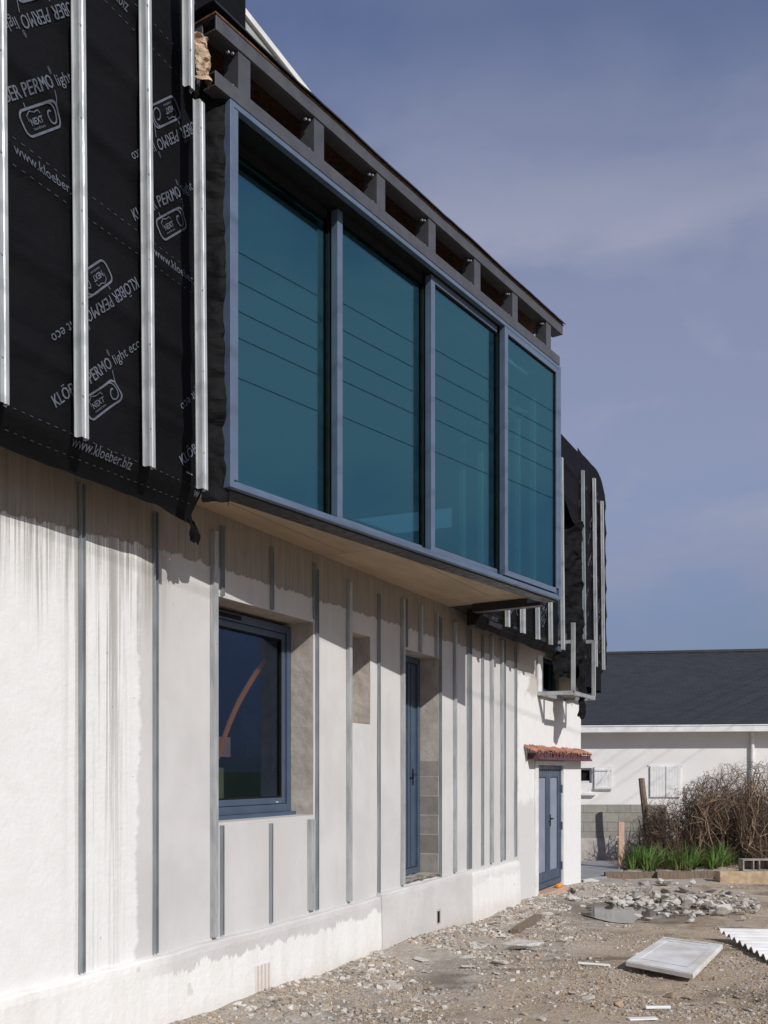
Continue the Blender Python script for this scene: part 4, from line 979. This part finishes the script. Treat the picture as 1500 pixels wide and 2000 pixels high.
# ------------------------------------------------------------------ stones
def hull(seed, sx=1, sy=1, sz=.7, n=15):
    rnd = random.Random(seed); bm = bmesh.new()
    for i in range(n):
        v = Vector((rnd.gauss(0, 1), rnd.gauss(0, 1), rnd.gauss(0, 1))).normalized()*rnd.uniform(.75, 1.1)
        bm.verts.new((v.x*sx, v.y*sy, v.z*sz))
    r = bmesh.ops.convex_hull(bm, input=bm.verts)
    bmesh.ops.delete(bm, geom=[v for v in bm.verts if not v.link_faces], context='VERTS')
    bmesh.ops.bevel(bm, geom=list(bm.edges), offset=.04, segments=1, affect='EDGES')
    me = bpy.data.meshes.new('chunk'); bm.to_mesh(me); bm.free(); return me
protos = []
for i in range(12):
    me = hull(i*7+3, 1, random.uniform(.6, 1), random.uniform(.35, .75), 14+i % 5)
    me.materials.append(M[('rock', 'rock', 'rock_dark', 'rock')[i % 4]]); protos.append(me)
tan_me = hull(99, 1, .8, .6); tan_me.materials.append(M['rock_tan'])
def stone(name, me, x, y, s, rnd, label, cat, group=None, dz=0, sc=(1, 1, 1), flat=False):
    o = bpy.data.objects.new(name, me); COL.objects.link(o); o.scale = (s*sc[0], s*sc[1], s*sc[2])
    o.rotation_euler = (rnd.uniform(-.5, .5)*(0.3 if flat else 1), rnd.uniform(-.5, .5)*(0.3 if flat else 1), rnd.uniform(0, 6.28)); o.location = (x, y, gh(x, y)+s*sc[2]*.28+dz); tag(o, label, cat, group); return o
rnd = random.Random(11)
k = 0
while k < 290:
    t = rnd.uniform(-1.6, 1.6); px = 1335+t*92
    py = 1757+rnd.gauss(0, 1)*(14-4*abs(t))+(px-1300)*.06
    if not (1185 < px < 1492): continue
    x, y = Gp(px, py+8); s = rnd.choice((.025, .035, .045, .055, .07, .095))*rnd.uniform(.7, 1.15)*(1.2 if abs(t) < 1 else .8)
    stone('rubble_chunk', rnd.choice(protos), x, y, s, rnd, 'pale chunk of broken concrete in the rubble heap beyond the puddle', 'rubble', 'chunks of the rubble heap', dz=rnd.uniform(0, .06)); k += 1
k = 0
while k < 130:   # scattered along the wall foot
    a = rnd.uniform(6.6, 14.2); p = abs(rnd.gauss(0, .55))+.12
    x = UX*a+.904*(p-3.978); y = UY*a-.4275*(p-3.978)
    s = rnd.choice((.02, .03, .04, .05, .07))*rnd.uniform(.7, 1.2)
    stone('debris_fragment', rnd.choice(protos), x, y, s, rnd, 'small pale fragment of debris lying along the foot of the wall', 'rubble', 'debris fragments along the wall foot', sc=(1.4, 1, .5), flat=True); k += 1
k = 0
while k < 75:
    px = rnd.uniform(900, 1500); py = rnd.uniform(1795, 2000)
    x, y = Gp(px, py)
    if wall_d(x, y) < .9 or (1200 < px < 1500 and py < 1930): continue
    s = rnd.choice((.012, .018, .025, .035))*rnd.uniform(.8, 1.25)
    stone('loose_stone', rnd.choice(protos+[tan_me, tan_me, tan_me]), x, y, s, rnd, 'small loose stone scattered on the bare ground of the yard', 'stone', 'loose stones scattered over the yard', sc=(1.3, 1, .7)); k += 1
# single lumps one can point at
def lump(px, py, s, sc, me, label, cat='rock'):
    x, y = Gp(px, py); return stone('rock', me, x, y, s, rnd, label, cat, sc=sc, flat=True)
lump(1012, 1860, .21, (1.25, .9, .85), protos[0], 'large pale grey lump of concrete lying near the wall, left of the yard')
lump(978, 1888, .085, (1, 1, .9), protos[3], 'white angular stone just below the large grey lump')
lump(1172, 1756, .095, (1, 1, 1), protos[5], 'bright white stone lying apart to the left of the rubble heap')
lump(1120, 1752, .13, (1, .9, .9), protos[2], 'dark grey chunk beside the corner of the building')
lump(1118, 1766, .15, (1.2, .9, .6), protos[4], 'flat pale chunk in front of the dark one by the building corner')
lump(1312, 1942, .055, (1.4, 1, .9), tan_me, 'beige rounded stone left of its flatter neighbour, below the white panel')
lump(1342, 1944, .045, (1.5, 1, .6), tan_me, 'flat beige stone right of the rounded one, below the white panel')
lump(1150, 1953, .055, (1.3, 1, .6), protos[7], 'flat pale stone in the middle foreground of the yard')
lump(1210, 1968, .06, (1, 1, .9), tan_me, 'tan stone half sunk in the dark wet patch at the bottom')
lump(1150, 1722, .17, (1.2, .8, .6), protos[1], 'jagged concrete crust at the near edge of the grey slab')
x_, y_ = Gp(1285, 1974); mb = MB(); mb.box(-.09, .09, -.014, .014, 0, .02); place(mb, 'white_strip', 'white_paint', (x_, y_, gh(x_, y_)+.003), (0, 0, .05), 'short white strip of trim lying in the foreground gravel', 'trim')
x_, y_ = Gp(1255, 1992); mb = MB(); mb.box(-.10, .10, -.03, .03, 0, .012); place(mb, 'plaster_flake', 'white_paint', (x_, y_, gh(x_, y_)+.003), (0, 0, .12), 'flat white plaster flake at the bottom edge of the picture', 'debris')
x_, y_ = Gp(1160, 1890); mb = MB(); mb.box(-.14, .14, -.025, .025, 0, .015); place(mb, 'plaster_flake', 'white_plastic', (x_, y_, gh(x_, y_)+.01), (0, R(3), -.15), 'long pale splinter of board lying between the lump and the white panel', 'debris')
x_, y_ = Gp(1222, 1720); stone('tile_shard', (lambda m: (m.materials.append(M['redtile']), m)[1])(hull(44, 1, .6, .3)), x_, y_, .06, rnd, 'red tile shard lying before the edging timber', 'tile', sc=(1.5, 1, .5), flat=True)

# ------------------------------------------------------------------ gravel (uncountable)
def gravel(name, count, seed, mats, sizef, posf):
    rnd = random.Random(seed); V_ = []; F_ = []; mi = []
    cube = [(-1, -1, -1), (1, -1, -1), (1, 1, -1), (-1, 1, -1), (-1, -1, 1), (1, -1, 1), (1, 1, 1), (-1, 1, 1)]
    fc = [(0, 3, 2, 1), (4, 5, 6, 7), (0, 1, 5, 4), (1, 2, 6, 5), (2, 3, 7, 6), (3, 0, 4, 7)]
    made = 0
    while made < count:
        q = posf(rnd)
        if q is None: continue
        x, y = q; s = sizef(rnd); z = gh(x, y); th = rnd.uniform(0, 3.14); c_, s__ = math.cos(th)*s, math.sin(th)*s
        sx_, sy_, sz_ = rnd.uniform(.7, 1.3), rnd.uniform(.5, 1), rnd.uniform(.3, .7); o = len(V_); tz = rnd.uniform(-.4, .4)
        for (a, b_, d) in cube:
            a = a*sx_*rnd.uniform(.45, 1); b_ = b_*sy_*rnd.uniform(.45, 1); d = d*sz_*rnd.uniform(.5, 1)
            V_.append((x+a*c_-b_*s__, y+a*s__+b_*c_, z+(d+.25*sz_+a*tz)*s))
        m_ = rnd.choices(range(len(mats)), [w_ for _, w_ in mats])[0]
        for f in fc: F_.append(tuple(i+o for i in f)); mi.append(m_)
        made += 1
    me = bpy.data.meshes.new(name); me.from_pydata(V_, [], F_); 
    for m_, _ in mats: me.materials.append(M[m_])
    me.polygons.foreach_set('material_index', mi); me.update()
    o = bpy.data.objects.new(name, me); COL.objects.link(o); return tag(o, 'loose gravel and small rubble strewn over the yard', 'gravel', None, 'stuff')
def inpud(x, y): return ((x-PUD[0])/.7)**2+((y-PUD[1])/1.0)**2 < 1
def pos_all(r):
    px = r.uniform(330, 1540); py = 1700+330*r.random()**.8
    x, y = Gp(px, py); d = wall_d(x, y)
    if d < .08 or inpud(x, y): return None
    k_ = nz3(x*.8, y*.8, 4)+.5*nz3(x*2.5, y*2.5, 6)
    if r.random() > .16+1.5*k_+.6*math.exp(-d/1.0): return None
    return x, y
gravel('gravel', 30000, 2, [('rock', 2), ('rock_dark', 3), ('rock_tan', 3), ('earth_bit', 6)], lambda r: .0035+.013*r.random()**4, pos_all)
def pos_wall(r):
    a = r.uniform(5.6, 15.5); p = .06+abs(r.gauss(0, .7)); x = UX*a+.904*(p-3.978); y = UY*a-.4275*(p-3.978)
    if nz3(x*1.4, y*1.4, 14) < -.12 or inpud(x, y): return None
    return x, y
gravel('gravel', 9000, 3, [('rock', 4), ('rock_dark', 3), ('earth_bit', 4)], lambda r: .006+.026*r.random()**4, pos_wall)

# ------------------------------------------------------------------ bare hedge
def shrub(name, cx, cy, rx, ry, hgt, nb, seed, label, mat, lean=(0, 0), fine=1.0, prof=None):
    rnd = random.Random(seed); mb = MB(); tw_ = MB()
    root = empty(name, (cx, cy, gh(cx, cy))); tag(root, label, 'shrub')
    def grow(p, d, l, r_, depth, target):
        pts = [Vector(p)]; n = 6
        for i in range(n):
            d = (d+Vector((rnd.gauss(0, .22), rnd.gauss(0, .2), rnd.gauss(0, .16)+.02))).normalized(); q = pts[-1]+d*l/n
            lim = hgt*(prof(q.x) if prof else 1)
            if q.z > lim: d.z = -abs(d.z)*.4; q.z = lim
            if abs(q.x) > rx: d.x *= -.6
            if abs(q.y) > ry: d.y *= -.6
            pts.append(q)
        target.tube(pts, r_, 4 if depth < 2 else 3, r_*.45)
        if depth < 3:
            for k in range(rnd.choice((3, 4, 5)) if depth < 2 else rnd.choice((2, 3))):
                i = rnd.randrange(1, n); dd = (d+Vector((rnd.gauss(0, .8), rnd.gauss(0, .6), rnd.gauss(.15, .5)))).normalized()
                grow(pts[i], dd, l*rnd.uniform(.45, .75), r_*.5, depth+1, mb if depth < 1 else tw_)
    for i in range(nb):
        x = rnd.uniform(-rx, rx)*.95; y = rnd.uniform(-ry, ry)*.9
        grow((x, y, -.05), Vector((rnd.gauss(lean[0], .45), rnd.gauss(lean[1], .3), 1)).normalized(), hgt*rnd.uniform(.55, .95), rnd.uniform(.012, .025), 0, mb)
    mb.build('branches', mat, root); tw_.build('twigs', 'twig', root)
    # dense thin uprights (dead canes)
    cn = MB()
    for i in range(int(800*fine)):
        x = rnd.uniform(-rx, rx); y = rnd.uniform(-ry, ry); hh_ = hgt*(prof(x) if prof else 1)*rnd.uniform(.3, .8); p = Vector((x, y, 0)); pts = [p]
        for k_ in range(3): p = p+Vector((rnd.gauss(0, .10), rnd.gauss(0, .07), hh_/3)); pts.append(p)
        cn.tube(pts, rnd.uniform(.002, .0045), 3, .0015)
    cn.build('canes', 'twig', root)
sh_y = 20.1
def sx_(px, Y): return (px-750)/1945*Y
shrub('bare_hedge', sx_(1312, sh_y), sh_y, .48, .35, 1.50, 20, 5, 'lower thin bare hedge between the leaning post and the taller hedge', 'twig', prof=lambda x: .95+.12*nz3(x*4, 1))
shrub('bare_hedge', sx_(1420, sh_y), sh_y, .74, .45, 2.1, 66, 8, 'tall tangled bare hedge bulging in front of the white house', 'twig_pale', (.1, 0), 1.3, prof=lambda x: .80+.22*ss(-.7, .1, x)+.12*nz3(x*3, 2))
shrub('bare_hedge', sx_(1530, 19.6), 19.6, .75, .5, 1.9, 30, 14, 'bare hedge cut off by the right edge of the picture', 'twig_pale', (-.35, 0), 1.0, prof=lambda x: .85+.15*nz3(x*3, 5))
# spiky green plants
def clump(x, y, n, h_, seed, label):
    rnd = random.Random(seed); mb = MB(); root = empty('spiky_plant', (x, y, gh(x, y))); tag(root, label, 'plant', 'spiky green plants in the bed')
    for mat, cnt in (('blade', n), ('blade2', n//3)):
        mb = MB()
        for i in range(cnt):
            a = rnd.uniform(0, 2*PI); r0 = rnd.uniform(0, .13); bx__ = Vector((r0*math.cos(a), r0*math.sin(a), -.02)); l = h_*rnd.uniform(.55, 1.1); t = rnd.uniform(.05, .8) if mat == 'blade' else rnd.uniform(.5, 1.1)
            w_ = rnd.uniform(.008, .014); side = Vector((-math.sin(a+.7), math.cos(a+.7), 0)); o = len(mb.v)
            for k_ in range(5):
                s = k_/4; p = bx__+Vector((math.cos(a)*t*l*s*s, math.sin(a)*t*l*s*s, l*s*(1-.25*t*s*s))); ww = w_*(1-s**2)+.0008
                mb.v += [tuple(p-side*ww), tuple(p+side*ww)]
            for k_ in range(4): mb.f.append((o+2*k_, o+2*k_+1, o+2*k_+3, o+2*k_+2))
        mb.build('leaves' if mat == 'blade' else 'dry_leaves', mat, root)
rp = random.Random(4)
for i, px in enumerate((1238, 1252, 1266, 1281, 1296, 1311, 1328, 1346, 1362, 1378, 1394, 1409, 1424, 1245, 1290, 1335)):
    Y = 19.15+rp.uniform(-.3, .35) if i < 13 else 19.6
    clump(sx_(px, Y), Y, 60, (.72 if i in (1, 2, 0) else .56)+rp.uniform(-.14, .10), i+20, 'clump of upright green strap leaves in the bed in front of the bare hedge')
# low earth bank under the plants
us = lin(4.3, 8.6, 60); vs = lin(18.55, 20.9, 30)
bk_ = grid(us, vs, lambda x, y: (x, y, gh(x, y)+.10*ss(18.55, 18.95, y)*ss(4.3, 4.75, x)+.03*nz3(x*4, y*4)-.01)); tag(bk_.build('planting_bed', 'ground', smooth=True), kind='structure')
rl = random.Random(8); lt = MB()
for i in range(1500):
    x = rl.uniform(4.6, 8.5); y = rl.uniform(18.6, 20.3); z = gh(x, y)+.11*ss(18.55, 18.95, y); a = rl.uniform(0, PI); l = rl.uniform(.02, .09)
    lt.tube([(x, y, z+rl.uniform(0, .03)), (x+l*math.cos(a), y+l*math.sin(a), z+rl.uniform(0, .05))], .003, 3)
tag(lt.build('leaf_litter', 'twig', None), 'dry twigs and litter on the planting bed', 'litter', None, 'stuff')
